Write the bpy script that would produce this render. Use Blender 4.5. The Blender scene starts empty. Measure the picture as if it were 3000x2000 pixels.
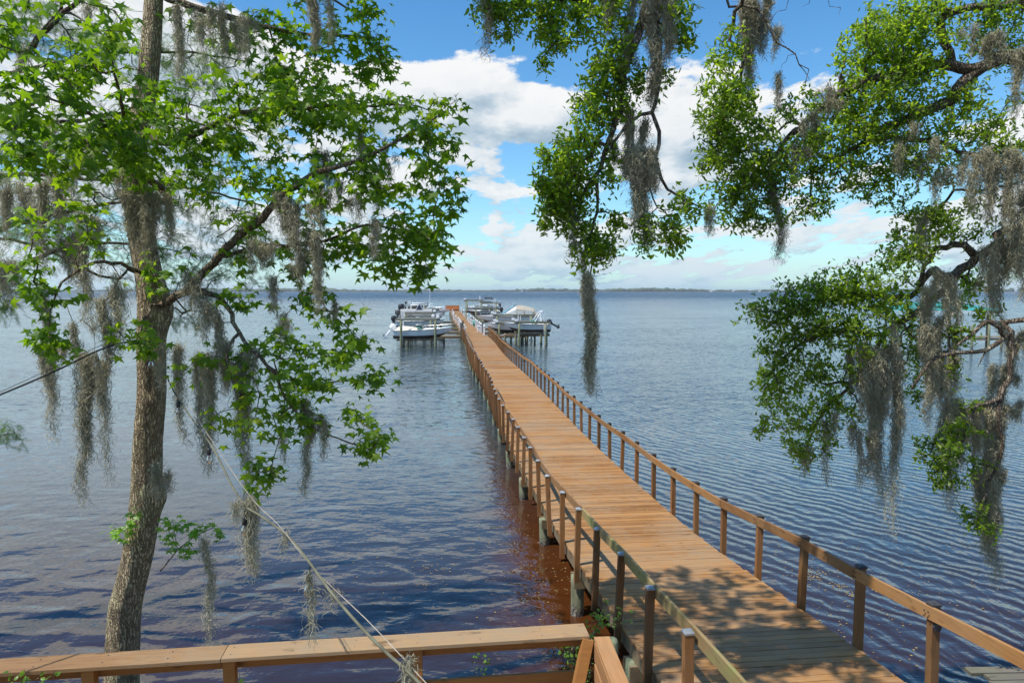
import bpy, math, random
import numpy as np
from mathutils import Matrix, Vector
R = math.radians
rng = np.random.default_rng(7)
random.seed(7)
SC = bpy.context.scene
COL = SC.collection

# ------------------------------------------------------------------ camera
CAM_Z = 6.19
PITCH = R(4.25)
cam = bpy.data.cameras.new('camera')
cam.sensor_width = 36.0
cam.lens = 24.0
cam.clip_start = 0.1
cam.clip_end = 30000
cam_o = bpy.data.objects.new('camera', cam)
COL.objects.link(cam_o)
cam_o.location = (0, 0, CAM_Z)
cam_o.rotation_euler = (R(90) - PITCH, 0, 0)
SC.camera = cam_o
# light direction: sun high on the left, a little behind the camera
SUN = np.array([-0.47, -0.26, 1.0]); SUN /= np.linalg.norm(SUN)
SUN_EL = math.asin(SUN[2]); SUN_ROT = math.atan2(SUN[0], SUN[1])
sd = bpy.data.lights.new('sun', 'SUN')
sd.energy = 4.6
sd.angle = R(0.53)
sd.color = (1.0, 0.94, 0.85)
so = bpy.data.objects.new('sun', sd)
COL.objects.link(so)
so.rotation_euler = Vector(SUN.tolist()).to_track_quat('Z', 'Y').to_euler()
so.location = (-20, -8, 40)
SC.view_settings.view_transform = 'Standard'
SC.view_settings.look = 'None'
SC.view_settings.exposure = 0.28
SC.view_settings.gamma = 1.0
SC.view_settings.use_curve_mapping = False
SC.cycles.use_denoising = True
SC.cycles.adaptive_threshold = 0.025
SC.cycles.max_bounces = 7
SC.cycles.diffuse_bounces = 3
SC.cycles.glossy_bounces = 3
SC.cycles.transmission_bounces = 5
SC.cycles.transparent_max_bounces = 8
SC.cycles.volume_bounces = 0
SC.cycles.caustics_reflective = False
SC.cycles.caustics_refractive = False
SC.cycles.sample_clamp_indirect = 6.0


# ------------------------------------------------------------------ node helpers
class NT:
    def __init__(self, tree):
        self.t = tree
        self.n = tree.nodes
        self.l = tree.links

    def add(self, typ, **kw):
        nd = self.n.new(typ)
        for k, v in kw.items():
            setattr(nd, k, v)
        return nd

    def put(self, sock, v):
        if v is None:
            return
        if isinstance(v, bpy.types.NodeSocket):
            self.l.new(v, sock)
        else:
            sock.default_value = v

    def math(self, op, a, b=None, c=None, clamp=False):
        nd = self.add('ShaderNodeMath', operation=op, use_clamp=clamp)
        for i, v in enumerate((a, b, c)):
            if v is not None:
                self.put(nd.inputs[i], v)
        return nd.outputs[0]

    def vmath(self, op, a, b=None, s=None):
        nd = self.add('ShaderNodeVectorMath', operation=op)
        self.put(nd.inputs[0], a)
        if b is not None:
            self.put(nd.inputs[1], b)
        if s is not None:
            self.put(nd.inputs['Scale'], s)
        return nd.outputs['Value'] if op in ('DOT_PRODUCT', 'LENGTH') else nd.outputs[0]

    def mapr(self, v, a, b, c=0.0, d=1.0, smooth=False):
        nd = self.add('ShaderNodeMapRange')
        if smooth:
            nd.interpolation_type = 'SMOOTHSTEP'
        for i, x in enumerate((v, a, b, c, d)):
            self.put(nd.inputs[i], x)
        return nd.outputs[0]

    def noise(self, vec, scale, detail=4.0, rough=0.5, dist=0.0, color=False):
        nd = self.add('ShaderNodeTexNoise')
        self.put(nd.inputs['Vector'], vec)
        self.put(nd.inputs['Scale'], scale)
        nd.inputs['Detail'].default_value = detail
        nd.inputs['Roughness'].default_value = rough
        nd.inputs['Distortion'].default_value = dist
        return nd.outputs['Color'] if color else nd.outputs[0]

    def mix(self, f, a, b):
        nd = self.add('ShaderNodeMix', data_type='RGBA')
        self.put(nd.inputs[0], f)
        for s, v in ((nd.inputs[6], a), (nd.inputs[7], b)):
            if isinstance(v, tuple) and len(v) == 3:
                v = v + (1.0,)
            self.put(s, v)
        return nd.outputs[2]

    def ramp(self, f, stops):
        nd = self.add('ShaderNodeValToRGB')
        cr = nd.color_ramp
        while len(cr.elements) < len(stops):
            cr.elements.new(0.5)
        for e, (p, c) in zip(cr.elements, stops):
            e.position = p
            e.color = tuple(c) + (1.0,)
        self.put(nd.inputs[0], f)
        return nd.outputs[0]

    def mapping(self, vec, loc=(0, 0, 0), rot=(0, 0, 0), scale=(1, 1, 1)):
        nd = self.add('ShaderNodeMapping')
        self.put(nd.inputs[0], vec)
        nd.inputs[1].default_value = loc
        nd.inputs[2].default_value = rot
        nd.inputs[3].default_value = scale
        return nd.outputs[0]

    def bump(self, h, strength=1.0, dist=0.01, normal=None):
        nd = self.add('ShaderNodeBump')
        nd.inputs['Strength'].default_value = strength
        nd.inputs['Distance'].default_value = dist
        self.put(nd.inputs['Height'], h)
        if normal is not None:
            self.put(nd.inputs['Normal'], normal)
        return nd.outputs[0]


def material(name):
    m = bpy.data.materials.new(name)
    m.use_nodes = True
    nt = NT(m.node_tree)
    nt.n.clear()
    out = nt.add('ShaderNodeOutputMaterial')
    p = nt.add('ShaderNodeBsdfPrincipled')
    nt.l.new(p.outputs[0], out.inputs[0])
    nt.out = out
    nt.p = p
    return m, nt


def pset(nt, **kw):
    names = dict(color='Base Color', rough='Roughness', metal='Metallic', spec='Specular IOR Level',
                 normal='Normal', ior='IOR', trans='Transmission Weight', coat='Coat Weight', alpha='Alpha')
    for k, v in kw.items():
        s = nt.p.inputs[names[k]]
        if isinstance(v, tuple) and len(v) == 3:
            v = v + (1.0,)
        nt.put(s, v)


# ------------------------------------------------------------------ world: blue sky with broken cumulus
def px_dir(px, py):
    """tangent-plane sky coordinates (azimuth, elevation) of a photo pixel"""
    return (px - 1500) / 2000.0, (851.4 - py) / 2000.0


def build_world():
    w = bpy.data.worlds.new('World')
    SC.world = w
    w.use_nodes = True
    nt = NT(w.node_tree)
    nt.n.clear()
    out = nt.add('ShaderNodeOutputWorld')
    sky = nt.add('ShaderNodeTexSky')
    sky.sky_type = 'NISHITA'
    sky.sun_disc = False
    sky.sun_elevation = SUN_EL
    sky.sun_rotation = SUN_ROT
    sky.air_density = 1.0
    sky.dust_density = 0.2
    sky.ozone_density = 1.3
    hsv = nt.add('ShaderNodeHueSaturation')
    hsv.inputs['Saturation'].default_value = 1.24
    nt.l.new(sky.outputs[0], hsv.inputs['Color'])
    bg1 = nt.add('ShaderNodeBackground')
    tint = nt.add('ShaderNodeMix', data_type='RGBA', blend_type='MULTIPLY')
    tint.inputs[0].default_value = 1.0
    nt.l.new(hsv.outputs[0], tint.inputs[6])
    tint.inputs[7].default_value = (.70, .94, 1.0, 1)
    nt.l.new(tint.outputs[2], bg1.inputs[0])
    bg1.inputs[1].default_value = 0.15
    tc = nt.add('ShaderNodeTexCoord').outputs['Generated']
    d = nt.vmath('NORMALIZE', tc)
    sep = nt.add('ShaderNodeSeparateXYZ')
    nt.l.new(d, sep.inputs[0])
    az = nt.math('ARCTAN2', sep.outputs[0], sep.outputs[1])
    hor = nt.math('SQRT', nt.math('MAXIMUM', nt.math('SUBTRACT', 1.0, nt.math('MULTIPLY', sep.outputs[2], sep.outputs[2])), 1e-4))
    el = nt.math('ARCTAN2', sep.outputs[2], hor)
    el = nt.math('MAXIMUM', el, 0.0)
    # density group: sampled twice (here and a little toward the sun)
    g = bpy.data.node_groups.new('cloud_density', 'ShaderNodeTree')
    g.interface.new_socket('az', in_out='INPUT', socket_type='NodeSocketFloat')
    g.interface.new_socket('el', in_out='INPUT', socket_type='NodeSocketFloat')
    g.interface.new_socket('d', in_out='OUTPUT', socket_type='NodeSocketFloat')
    gt = NT(g)
    gi = gt.add('NodeGroupInput')
    go = gt.add('NodeGroupOutput')
    a_, e_ = gi.outputs[0], gi.outputs[1]
    le = gt.math('LOGARITHM', gt.math('ADD', e_, 0.10), 2.718)
    cmb = gt.add('ShaderNodeCombineXYZ')
    gt.put(cmb.inputs[0], gt.math('DIVIDE', gt.math('MULTIPLY', a_, 1.0), gt.math('ADD', gt.math('MULTIPLY', e_, 2.2), 0.42)))
    gt.put(cmb.inputs[1], gt.math('MULTIPLY', le, 0.72))
    cmb.inputs[2].default_value = 3.7
    n1 = gt.noise(cmb.outputs[0], 5.3, 8.0, 0.60)
    acc = gt.math('MULTIPLY', gt.math('SUBTRACT', n1, 0.5), 3.1)
    acc = gt.math('ADD', acc, gt.math('ADD', gt.mapr(e_, .36, .68, .03, -.65, True), 0.0))   # clear overhead
    pl = gt.add('ShaderNodeCombineXYZ')
    gt.put(pl.inputs[0], a_)
    gt.put(pl.inputs[1], e_)
    blobs = [((1230, 370), (420, 200), .66), ((1370, 290), (210, 120), .5), ((1020, 330), (260, 130), .5), ((1600, 370), (170, 120), .45),
             ((1500, 600), (560, 190), .26), ((1990, 420), (260, 230), .85), ((300, 330), (760, 380), .58),
             ((1200, 720), (640, 120), .22), ((2420, 610), (260, 70), .4), ((2560, 710), (420, 70), .35), ((2870, 250), (140, 90), .3),
             ((1480, 30), (700, 210), -.95), ((2300, 180), (620, 250), -.8), ((1560, 485), (130, 70), -.5), ((2250, 470), (260, 100), -.35),
             ((820, 60), (150, 160), -.3), ((1350, 770), (800, 50), .34), ((1950, 690), (520, 46), .34), ((700, 730), (520, 56), .3), ((2450, 790), (560, 34), .26), ((1120, 70), (420, 190), -.9), ((1740, 180), (240, 150), -.6)]
    for (cx, cy), (rx, ry), wgt in blobs:
        u, v = px_dir(cx, cy)
        ru, rv = rx / 2000.0, ry / 2000.0
        mp = gt.mapping(pl.outputs[0], loc=(-u / ru, -v / rv, 0), scale=(1 / ru, 1 / rv, 1))
        gr = gt.add('ShaderNodeTexGradient', gradient_type='QUADRATIC_SPHERE')
        gt.l.new(mp, gr.inputs[0])
        acc = gt.math('MULTIPLY_ADD', gt.math('POWER', gr.outputs[1], 0.6), wgt, acc)
    gt.l.new(acc, go.inputs[0])

    def dens(a, e):
        nd = nt.add('ShaderNodeGroup')
        nd.node_tree = g
        nt.put(nd.inputs[0], a)
        nt.put(nd.inputs[1], e)
        return nd.outputs[0]
    D0 = dens(az, el)
    D1 = dens(nt.math('ADD', az, -0.014), nt.math('ADD', el, 0.026))
    alpha = nt.mapr(D0, 0.0, 0.17, 0.0, 1.0, True)
    lit = nt.math('ADD', nt.math('MULTIPLY', nt.math('SUBTRACT', D0, D1), 1.0), 0.70, clamp=True)
    thick = nt.mapr(D0, 0.15, 1.3, 0.0, 0.30)
    lit = nt.math('SUBTRACT', lit, thick, clamp=True)
    ccol = nt.ramp(lit, [(0.0, (.30, .43, .55)), (0.42, (.54, .65, .74)), (0.70, (.84, .88, .91)), (0.95, (1.0, 1.0, .99))])
    bg2 = nt.add('ShaderNodeBackground')
    nt.l.new(ccol, bg2.inputs[0])
    bg2.inputs[1].default_value = 0.80
    mx = nt.add('ShaderNodeMixShader')
    nt.l.new(nt.math('MULTIPLY', alpha, 0.97), mx.inputs[0])
    nt.l.new(bg1.outputs[0], mx.inputs[1])
    nt.l.new(bg2.outputs[0], mx.inputs[2])
    # pale moist air low over the water
    bg3 = nt.add('ShaderNodeBackground')
    bg3.inputs[0].default_value = (.44, .645, .79, 1)
    bg3.inputs[1].default_value = 0.86
    hz = nt.math('MULTIPLY', nt.math('POWER', 2.718, nt.math('MULTIPLY', el, -13.0)), 0.84)
    mx2 = nt.add('ShaderNodeMixShader')
    nt.l.new(hz, mx2.inputs[0])
    nt.l.new(mx.outputs[0], mx2.inputs[1])
    nt.l.new(bg3.outputs[0], mx2.inputs[2])
    nt.l.new(mx2.outputs[0], out.inputs[0])
    w.cycles.sampling_method = 'MANUAL'
    w.cycles.sample_map_resolution = 512


build_world()


# ------------------------------------------------------------------ pixel -> place
def at(px, py, Y):
    """point at world depth Y on the view ray of photo pixel (3000 x 2000)"""
    a = (px - 1500) / 2000.0
    b = -(py - 1000) / 2000.0
    d = np.array([a, math.cos(PITCH) + b * math.sin(PITCH), -math.sin(PITCH) + b * math.cos(PITCH)])
    t = Y / d[1]
    return np.array([0, 0, CAM_Z]) + d * t


def atz(px, py, z):
    """point at height z on the view ray of a photo pixel"""
    d = at(px, py, 10.0) - np.array([0, 0, CAM_Z])
    return np.array([0, 0, CAM_Z]) + d * ((z - CAM_Z) / d[2])


def A2(x, y, Y):          # same, coordinates measured on a 2352-wide view
    return at(x * 1.27551, y * 1.27551, Y)


def Z2(x, y, Y): return at(x * .44643, y * .44643, Y)
def Z3(x, y, Y): return at(x * .5102, 600 + y * .5102, Y)
def Z5(x, y, Y): return at(1300 + x * .5102, y * .5102, Y)
def Z6(x, y, Y): return at(2100 + x * .5102, y * .5102, Y)
def Z7(x, y, Y): return at(2100 + x * .7015, 700 + y * .7015, Y)


# ------------------------------------------------------------------ mesh helpers
def link(o, parent=None):
    COL.objects.link(o)
    if parent is not None:
        o.parent = parent
    return o


def tag(o, label=None, cat=None, group=None, kind=None):
    for k, v in (('label', label), ('category', cat), ('group', group), ('kind', kind)):
        if v:
            o[k] = v
    return o


def empty(name, loc=(0, 0, 0), rz=0.0, label=None, cat=None, group=None):
    o = bpy.data.objects.new(name, None)
    o.empty_display_size = 0.2
    o.location = [float(c) for c in loc]
    o.rotation_euler = (0, 0, rz)
    COL.objects.link(o)
    return tag(o, label, cat, group)


def np_mesh(name, V, sizes, idx, smooth=False):
    """V (n,3), sizes per-face vertex counts, idx flat loop indices"""
    me = bpy.data.meshes.new(name)
    V = np.asarray(V, dtype=np.float32)
    sizes = np.asarray(sizes, dtype=np.int32)
    idx = np.asarray(idx, dtype=np.int32)
    me.vertices.add(len(V))
    me.vertices.foreach_set('co', V.ravel())
    me.loops.add(len(idx))
    me.loops.foreach_set('vertex_index', idx)
    me.polygons.add(len(sizes))
    st = np.zeros(len(sizes), dtype=np.int32)
    st[1:] = np.cumsum(sizes)[:-1]
    me.polygons.foreach_set('loop_start', st)
    if smooth:
        me.polygons.foreach_set('use_smooth', np.ones(len(sizes), dtype=bool))
    me.update(calc_edges=True)
    return me


class MB:
    """collects shapes for one mesh"""
    def __init__(self):
        self.V = []
        self.F = []
        self.n = 0

    def raw(self, V, F):
        V = np.asarray(V, float).reshape(-1, 3)
        self.V.append(V)
        self.F += [[i + self.n for i in f] for f in F]
        self.n += len(V)
        return self

    def box(self, c, s, rot=None, taper=1.0):
        x, y, z = np.asarray(s) / 2.0
        v = np.array([[-x, -y, -z], [x, -y, -z], [x, y, -z], [-x, y, -z], [-x * taper, -y * taper, z], [x * taper, -y * taper, z], [x * taper, y * taper, z], [-x * taper, y * taper, z]])
        if rot is not None:
            v = v @ np.array(rot).T
        return self.raw(v + np.asarray(c), [(0, 3, 2, 1), (4, 5, 6, 7), (0, 1, 5, 4), (1, 2, 6, 5), (2, 3, 7, 6), (3, 0, 4, 7)])

    def beam(self, a, b, w, h, up=(0, 0, 1)):
        a, b = np.asarray(a, float), np.asarray(b, float)
        d = b - a
        L = np.linalg.norm(d)
        d = d / L
        s = np.cross(d, up)
        if np.linalg.norm(s) < 1e-6:
            s = np.array([1.0, 0, 0])
        s /= np.linalg.norm(s)
        u = np.cross(s, d)
        return self.box((a + b) / 2, (L, w, h), np.stack([d, s, u], 1))

    def tube(self, pts, radii, sides=8, cap=True):
        pts = np.asarray(pts, float)
        n = len(pts)
        radii = np.broadcast_to(np.asarray(radii, float), (n,))
        tg = np.gradient(pts, axis=0)
        tg /= np.maximum(np.linalg.norm(tg, axis=1, keepdims=True), 1e-9)
        up = np.array([0, 0, 1.0]) if abs(tg[0, 2]) < 0.9 else np.array([1.0, 0, 0])
        s = np.cross(tg[0], up)
        s /= np.linalg.norm(s)
        ang = np.arange(sides) * 2 * math.pi / sides
        V = []
        for i in range(n):
            s = s - tg[i] * np.dot(s, tg[i])
            s /= max(np.linalg.norm(s), 1e-9)
            u = np.cross(tg[i], s)
            V.append(pts[i] + radii[i] * (np.cos(ang)[:, None] * s + np.sin(ang)[:, None] * u))
        F = []
        for i in range(n - 1):
            for k in range(sides):
                k2 = (k + 1) % sides
                F.append((i * sides + k, i * sides + k2, (i + 1) * sides + k2, (i + 1) * sides + k))
        if cap:
            F.append(tuple(range(sides))[::-1])
            F.append(tuple((n - 1) * sides + k for k in range(sides)))
        return self.raw(np.concatenate(V), F)

    def lathe(self, prof, c=(0, 0, 0), sides=12):
        V = []
        for r, z in prof:
            for k in range(sides):
                a = 2 * math.pi * k / sides
                V.append((c[0] + r * math.cos(a), c[1] + r * math.sin(a), c[2] + z))
        F = []
        for i in range(len(prof) - 1):
            for k in range(sides):
                k2 = (k + 1) % sides
                F.append((i * sides + k, i * sides + k2, (i + 1) * sides + k2, (i + 1) * sides + k))
        F.append(tuple(range(sides))[::-1])
        F.append(tuple((len(prof) - 1) * sides + k for k in range(sides)))
        return self.raw(V, F)

    def loft(self, secs, closed=False, cap=True):
        """list of equal-length point rows"""
        secs = [np.asarray(s, float) for s in secs]
        m = len(secs[0])
        F = []
        for i in range(len(secs) - 1):
            for k in range(m if closed else m - 1):
                k2 = (k + 1) % m
                F.append((i * m + k, i * m + k2, (i + 1) * m + k2, (i + 1) * m + k))
        if cap:
            F.append(tuple(range(m))[::-1])
            F.append(tuple((len(secs) - 1) * m + k for k in range(m)))
        return self.raw(np.concatenate(secs), F)

    def mesh(self, name, smooth=False):
        me = bpy.data.meshes.new(name)
        V = np.concatenate(self.V) if self.V else np.zeros((0, 3))
        me.from_pydata(V.tolist(), [], self.F)
        if smooth:
            me.polygons.foreach_set('use_smooth', np.ones(len(me.polygons), dtype=bool))
        me.update()
        return me

    def build(self, name, mat, parent=None, smooth=False, bevel=0.0, loc=None):
        me = self.mesh(name, smooth)
        me.materials.append(mat)
        o = bpy.data.objects.new(name, me)
        if loc is not None:
            o.location = [float(c) for c in loc]
        link(o, parent)
        if bevel:
            b = o.modifiers.new('bevel', 'BEVEL')
            b.width = bevel
            b.segments = 2
            b.limit_method = 'ANGLE'
        return o


def obj_from(name, me, mat, parent=None, loc=None):
    if mat is not None and len(me.materials) == 0:
        me.materials.append(mat)
    o = bpy.data.objects.new(name, me)
    if loc is not None:
        o.location = [float(c) for c in loc]
    return link(o, parent)


def resample(pts, step):
    pts = np.asarray(pts, float)
    seg = np.linalg.norm(np.diff(pts, axis=0), axis=1)
    s = np.concatenate([[0], np.cumsum(seg)])
    n = max(2, int(math.ceil(s[-1] / step)) + 1)
    t = np.linspace(0, s[-1], n)
    # Catmull-Rom through the points
    out = []
    for x in t:
        i = min(np.searchsorted(s, x, side='right') - 1, len(pts) - 2)
        f = (x - s[i]) / max(seg[i], 1e-9)
        p0, p1, p2, p3 = pts[max(i - 1, 0)], pts[i], pts[i + 1], pts[min(i + 2, len(pts) - 1)]
        out.append(0.5 * ((2 * p1) + (-p0 + p2) * f + (2 * p0 - 5 * p1 + 4 * p2 - p3) * f * f + (-p0 + 3 * p1 - 3 * p2 + p3) * f ** 3))
    return np.array(out), t / s[-1]


# ------------------------------------------------------------------ dock frame of reference
DOCK_D = np.array([-0.1067, 1.0, 0]); DOCK_D /= np.linalg.norm(DOCK_D)
DOCK_N = np.array([DOCK_D[1], -DOCK_D[0], 0])
DOCK_YAW = math.atan2(DOCK_D[1], DOCK_D[0]) - math.pi / 2
P0 = np.array([4.0, 0, 0])


def wob(s):
    return 0.10 * math.sin(s / 5.3 + 0.6) * min(1, s / 20) + 0.13 * math.sin(s / 13.7 + 2.0) * min(1, s / 30)


def deck_z(s):
    z = 0.95 + 0.03 * math.sin(s / 6.1)
    z += 0.092 * (math.log(1 + math.exp((14.0 - s) / .8)) * .8)
    return z


def dock(s, lat=0.0, z=0.0):
    """point at distance s along the dock, lat to the right, z above the deck top"""
    p = P0 + DOCK_D * s + DOCK_N * (lat + wob(s))
    p[2] = deck_z(s) + z
    return p

# ------------------------------------------------------------------ materials
M = {}


def pos(nt):
    return nt.add('ShaderNodeNewGeometry').outputs['Position']


def wood(name, dark, light, grain='x', pitch=None, rough=0.72, green=0.0, grey=0.0, bumpd=0.004, greenc=(.10, .13, .06)):
    m, nt = material(name)
    P = pos(nt)
    loc = nt.mapping(P, rot=(0, 0, -DOCK_YAW))
    sc = {'x': (1.2, 22, 22), 'y': (22, 1.2, 22), 'z': (22, 22, 1.2)}[grain]
    v = nt.mapping(loc, scale=sc)
    g1 = nt.noise(v, 1.6, 5, 0.62, 0.6)
    g2 = nt.noise(loc, 0.55, 4, 0.6)
    g3 = nt.noise(loc, 7.0, 4, 0.6)
    f = nt.math('ADD', nt.math('MULTIPLY', g1, 0.65), nt.math('MULTIPLY', g2, 0.45))
    if pitch:
        sd_ = nt.vmath('DOT_PRODUCT', nt.vmath('SUBTRACT', P, tuple(P0)), tuple(DOCK_D))
        k = nt.math('FLOOR', nt.math('DIVIDE', sd_, pitch))
        wn = nt.add('ShaderNodeTexWhiteNoise', noise_dimensions='1D')
        nt.l.new(k, wn.inputs['W'])
        rnd = wn.outputs[0]
    else:
        rnd = nt.add('ShaderNodeObjectInfo').outputs['Random']
    f = nt.math('ADD', f, nt.math('MULTIPLY', nt.math('SUBTRACT', rnd, 0.5), 0.38))
    col = nt.ramp(f, [(0.18, dark), (0.5, tuple((a + b) / 2 for a, b in zip(dark, light))), (0.85, light)])
    if grey:
        gf = nt.mapr(nt.math('ADD', g2, nt.math('MULTIPLY', g3, .5)), 0.62, 0.95, 0, grey)
        col = nt.mix(gf, col, (.28, .215, .140))
    if green:
        gf = nt.mapr(nt.noise(loc, 1.7, 5, .65), 0.42, 0.68, 0, green)
        col = nt.mix(gf, col, greenc)
    # darker stains and knots
    kn = nt.mapr(nt.noise(nt.mapping(loc, scale=tuple(c * .35 + 2 for c in sc)), 1.0, 3, .5), 0.63, 0.72, 0, 0.6)
    col = nt.mix(kn, col, tuple(c * .42 for c in dark))
    pset(nt, color=col, rough=rough, spec=0.25, normal=nt.bump(nt.math('ADD', g1, nt.math('MULTIPLY', g3, .3)), 0.7, bumpd))
    M[name] = m
    return m


def plain(name, col, rough=0.5, metal=0.0, var=0.12, scale=3.0, bumpd=0.0, coat=0.0, streak=False):
    m, nt = material(name)
    P = pos(nt)
    v = nt.mapping(P, scale=(1, 1, .2)) if streak else P
    n = nt.noise(v, scale, 6, .6)
    c = nt.mix(nt.mapr(n, .3, .75), tuple(x * (1 - var) for x in col), tuple(min(1, x * (1 + var)) for x in col))
    pset(nt, color=c, rough=nt.mapr(n, .2, .8, max(.02, rough - .1), min(1, rough + .12)), metal=metal, coat=coat)
    if bumpd:
        pset(nt, normal=nt.bump(nt.noise(P, scale * 6, 5, .6), .6, bumpd))
    M[name] = m
    return m


wood('deck_wood', (.155, .066, .020), (.46, .235, .076), 'x', 0.145, grey=0.7)
wood('rail_wood', (.13, .055, .018), (.39, .195, .064), 'y', None, grey=0.35)
wood('rail_mossy', (.15, .10, .045), (.38, .26, .11), 'y', None, grey=0.4, green=.75, greenc=(.20, .25, .08))
wood('post_wood', (.085, .034, .012), (.32, .14, .045), 'z', None, grey=0.2, green=.3, greenc=(.11, .10, .05))
wood('stringer_wood', (.09, .065, .04), (.25, .18, .11), 'y', None, grey=0.6, green=.4)
wood('cap_wood', (.17, .090, .042), (.42, .26, .125), 'x', None, grey=0.8)
wood('fascia_wood', (.15, .058, .016), (.38, .175, .05), 'x', None)
wood('side_wood', (.17, .072, .028), (.44, .23, .095), 'y', None, grey=.3)
wood('grey_wood', (.060, .055, .045), (.17, .155, .125), 'x', None, grey=.25, green=.35)
wood('lift_wood', (.08, .085, .065), (.24, .25, .19), 'x', None, grey=.5, green=.3)
wood('brown_wood', (.16, .10, .055), (.42, .29, .17), 'x', None, grey=.4)
plain('galv', (.42, .44, .45), .45, .6, .2, 12)
plain('dark_cap', (.045, .045, .05), .5, 0, .3, 14)
plain('black_plastic', (.02, .022, .025), .35, 0, .3, 8)
plain('navy', (.02, .03, .06), .6, 0, .2, 8)
plain('gelcoat', (.88, .89, .89), .22, 0, .06, 2.2, coat=.3, streak=True)
plain('hull_grey', (.84, .85, .86), .28, 0, .08, 2.0, coat=.3, streak=True)
plain('hull_blue', (.70, .77, .82), .3, 0, .08, 2.0, coat=.2, streak=True)
plain('hull_dark', (.07, .075, .08), .35, 0, .2, 2.0)
plain('bottom_paint', (.12, .075, .06), .8, 0, .3, 3.0, streak=True)
plain('cream_vinyl', (.66, .62, .53), .55, 0, .1, 4)
plain('white_pvc', (.78, .79, .80), .4, 0, .08, 5)
plain('canvas_grey', (.34, .35, .35), .85, 0, .15, 3, bumpd=.01)
plain('canvas_black', (.022, .025, .03), .8, 0, .25, 3, bumpd=.01)
plain('canvas_blue', (.16, .36, .47), .8, 0, .12, 3, bumpd=.01)
plain('canvas_tan', (.46, .40, .32), .85, 0, .15, 3, bumpd=.01)
plain('clear_vinyl', (.58, .60, .58), .25, 0, .15, 2)
plain('aluminium', (.60, .62, .64), .35, .8, .1, 6)
plain('turquoise', (.05, .30, .27), .5, .1, .15, 2)
plain('orange_wood', (.50, .19, .06), .65, 0, .2, 3)
plain('rope_yellow', (.45, .42, .08), .8, 0, .3, 9)
plain('green_plastic', (.04, .30, .20), .5, 0, .2, 6)
plain('red_stripe', (.50, .12, .12), .5, 0, .2, 5)
plain('cable_dark', (.03, .032, .034), .6, 0, .3, 8)
plain('cable_grey', (.13, .13, .085), .75, 0, .45, 5)
plain('wire', (.42, .36, .28), .5, .3, .3, 9)
plain('filament', (.5, .2, .06), .5, .2, .2, 9)
plain('soil', (.10, .075, .05), .95, 0, .4, 2, bumpd=.05)


def glass(name, tint, rough=0.03):
    m, nt = material(name)
    tr = nt.add('ShaderNodeBsdfTransparent')
    tr.inputs[0].default_value = tint + (1,)
    gl = nt.add('ShaderNodeBsdfGlossy')
    gl.inputs['Roughness'].default_value = rough
    fr = nt.add('ShaderNodeFresnel')
    fr.inputs[0].default_value = 1.5
    mx = nt.add('ShaderNodeMixShader')
    nt.l.new(nt.math('ADD', fr.outputs[0], .04), mx.inputs[0])
    nt.l.new(tr.outputs[0], mx.inputs[1])
    nt.l.new(gl.outputs[0], mx.inputs[2])
    nt.l.new(mx.outputs[0], nt.out.inputs[0])
    M[name] = m


glass('bulb_glass', (.93, .93, .90))
glass('windshield', (.62, .85, .76))


def mat_pile():
    m, nt = material('pile_wood')
    P = pos(nt)
    z = nt.add('ShaderNodeSeparateXYZ')
    nt.l.new(P, z.inputs[0])
    n = nt.noise(nt.mapping(P, scale=(9, 9, 1.0)), 1.5, 5, .6)
    n2 = nt.noise(P, 6, 5, .65)
    col = nt.ramp(n, [(.3, (.12, .12, .075)), (.55, (.22, .225, .14)), (.75, (.34, .31, .22))])
    col = nt.mix(nt.mapr(nt.noise(P, 1.1, 4, .6), .4, .65, 0, .7), col, (.17, .22, .13))
    # wet, barnacled band at the waterline (has its own ragged edge)
    h = nt.math('ADD', z.outputs[2], nt.math('MULTIPLY', nt.math('SUBTRACT', n2, .5), .35))
    wet = nt.mapr(h, .08, .24, 1, 0)
    band = nt.mix(nt.mapr(nt.noise(P, 28, 3, .7), .48, .62), (.03, .028, .024), (.33, .31, .27))
    col = nt.mix(wet, col, band)
    pset(nt, color=col, rough=.85, normal=nt.bump(nt.math('ADD', n, n2), .8, .012))
    M['pile_wood'] = m


mat_pile()


def mat_bark(name, dark, light, lichen, scale=1.0, lich=.5):
    m, nt = material(name)
    P = pos(nt)
    v = nt.mapping(P, scale=(1, 1, .15))
    vo = nt.add('ShaderNodeTexVoronoi', feature='DISTANCE_TO_EDGE')
    wv = nt.vmath('ADD', v, nt.vmath('SCALE', nt.noise(P, 9 * scale, 3, .6, color=True), s=.07))
    nt.l.new(wv, vo.inputs['Vector'])
    vo.inputs['Scale'].default_value = 38 * scale
    crack = nt.mapr(vo.outputs[0], 0.0, 0.22)
    n = nt.noise(v, 30 * scale, 6, .65)
    n2 = nt.noise(P, 3.5, 5, .6)
    col = nt.mix(nt.math('MULTIPLY', crack, nt.mapr(n, .25, .7)), dark, light)
    col = nt.mix(nt.mapr(n2, .52, .68, 0, lich), col, lichen)
    sp = nt.mapr(nt.noise(P, 14, 3, .5), .64, .68, 0, .7)
    col = nt.mix(sp, col, tuple(min(1, c * 1.7) for c in lichen))
    pset(nt, color=col, rough=.9, spec=.15, normal=nt.bump(nt.math('ADD', crack, nt.math('MULTIPLY', n, .8)), 1.0, .026))
    M[name] = m


mat_bark('sweetgum_bark', (.21, .16, .10), (.74, .60, .39), (.52, .49, .27))
mat_bark('oak_bark', (.10, .078, .062), (.36, .29, .22), (.36, .35, .28), 1.0, .4)
mat_bark('gum_twig', (.13, .095, .065), (.42, .33, .23), (.36, .34, .24))
mat_bark('cypress_bark', (.09, .06, .045), (.26, .19, .14), (.25, .24, .2), 1.0, .2)


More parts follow.
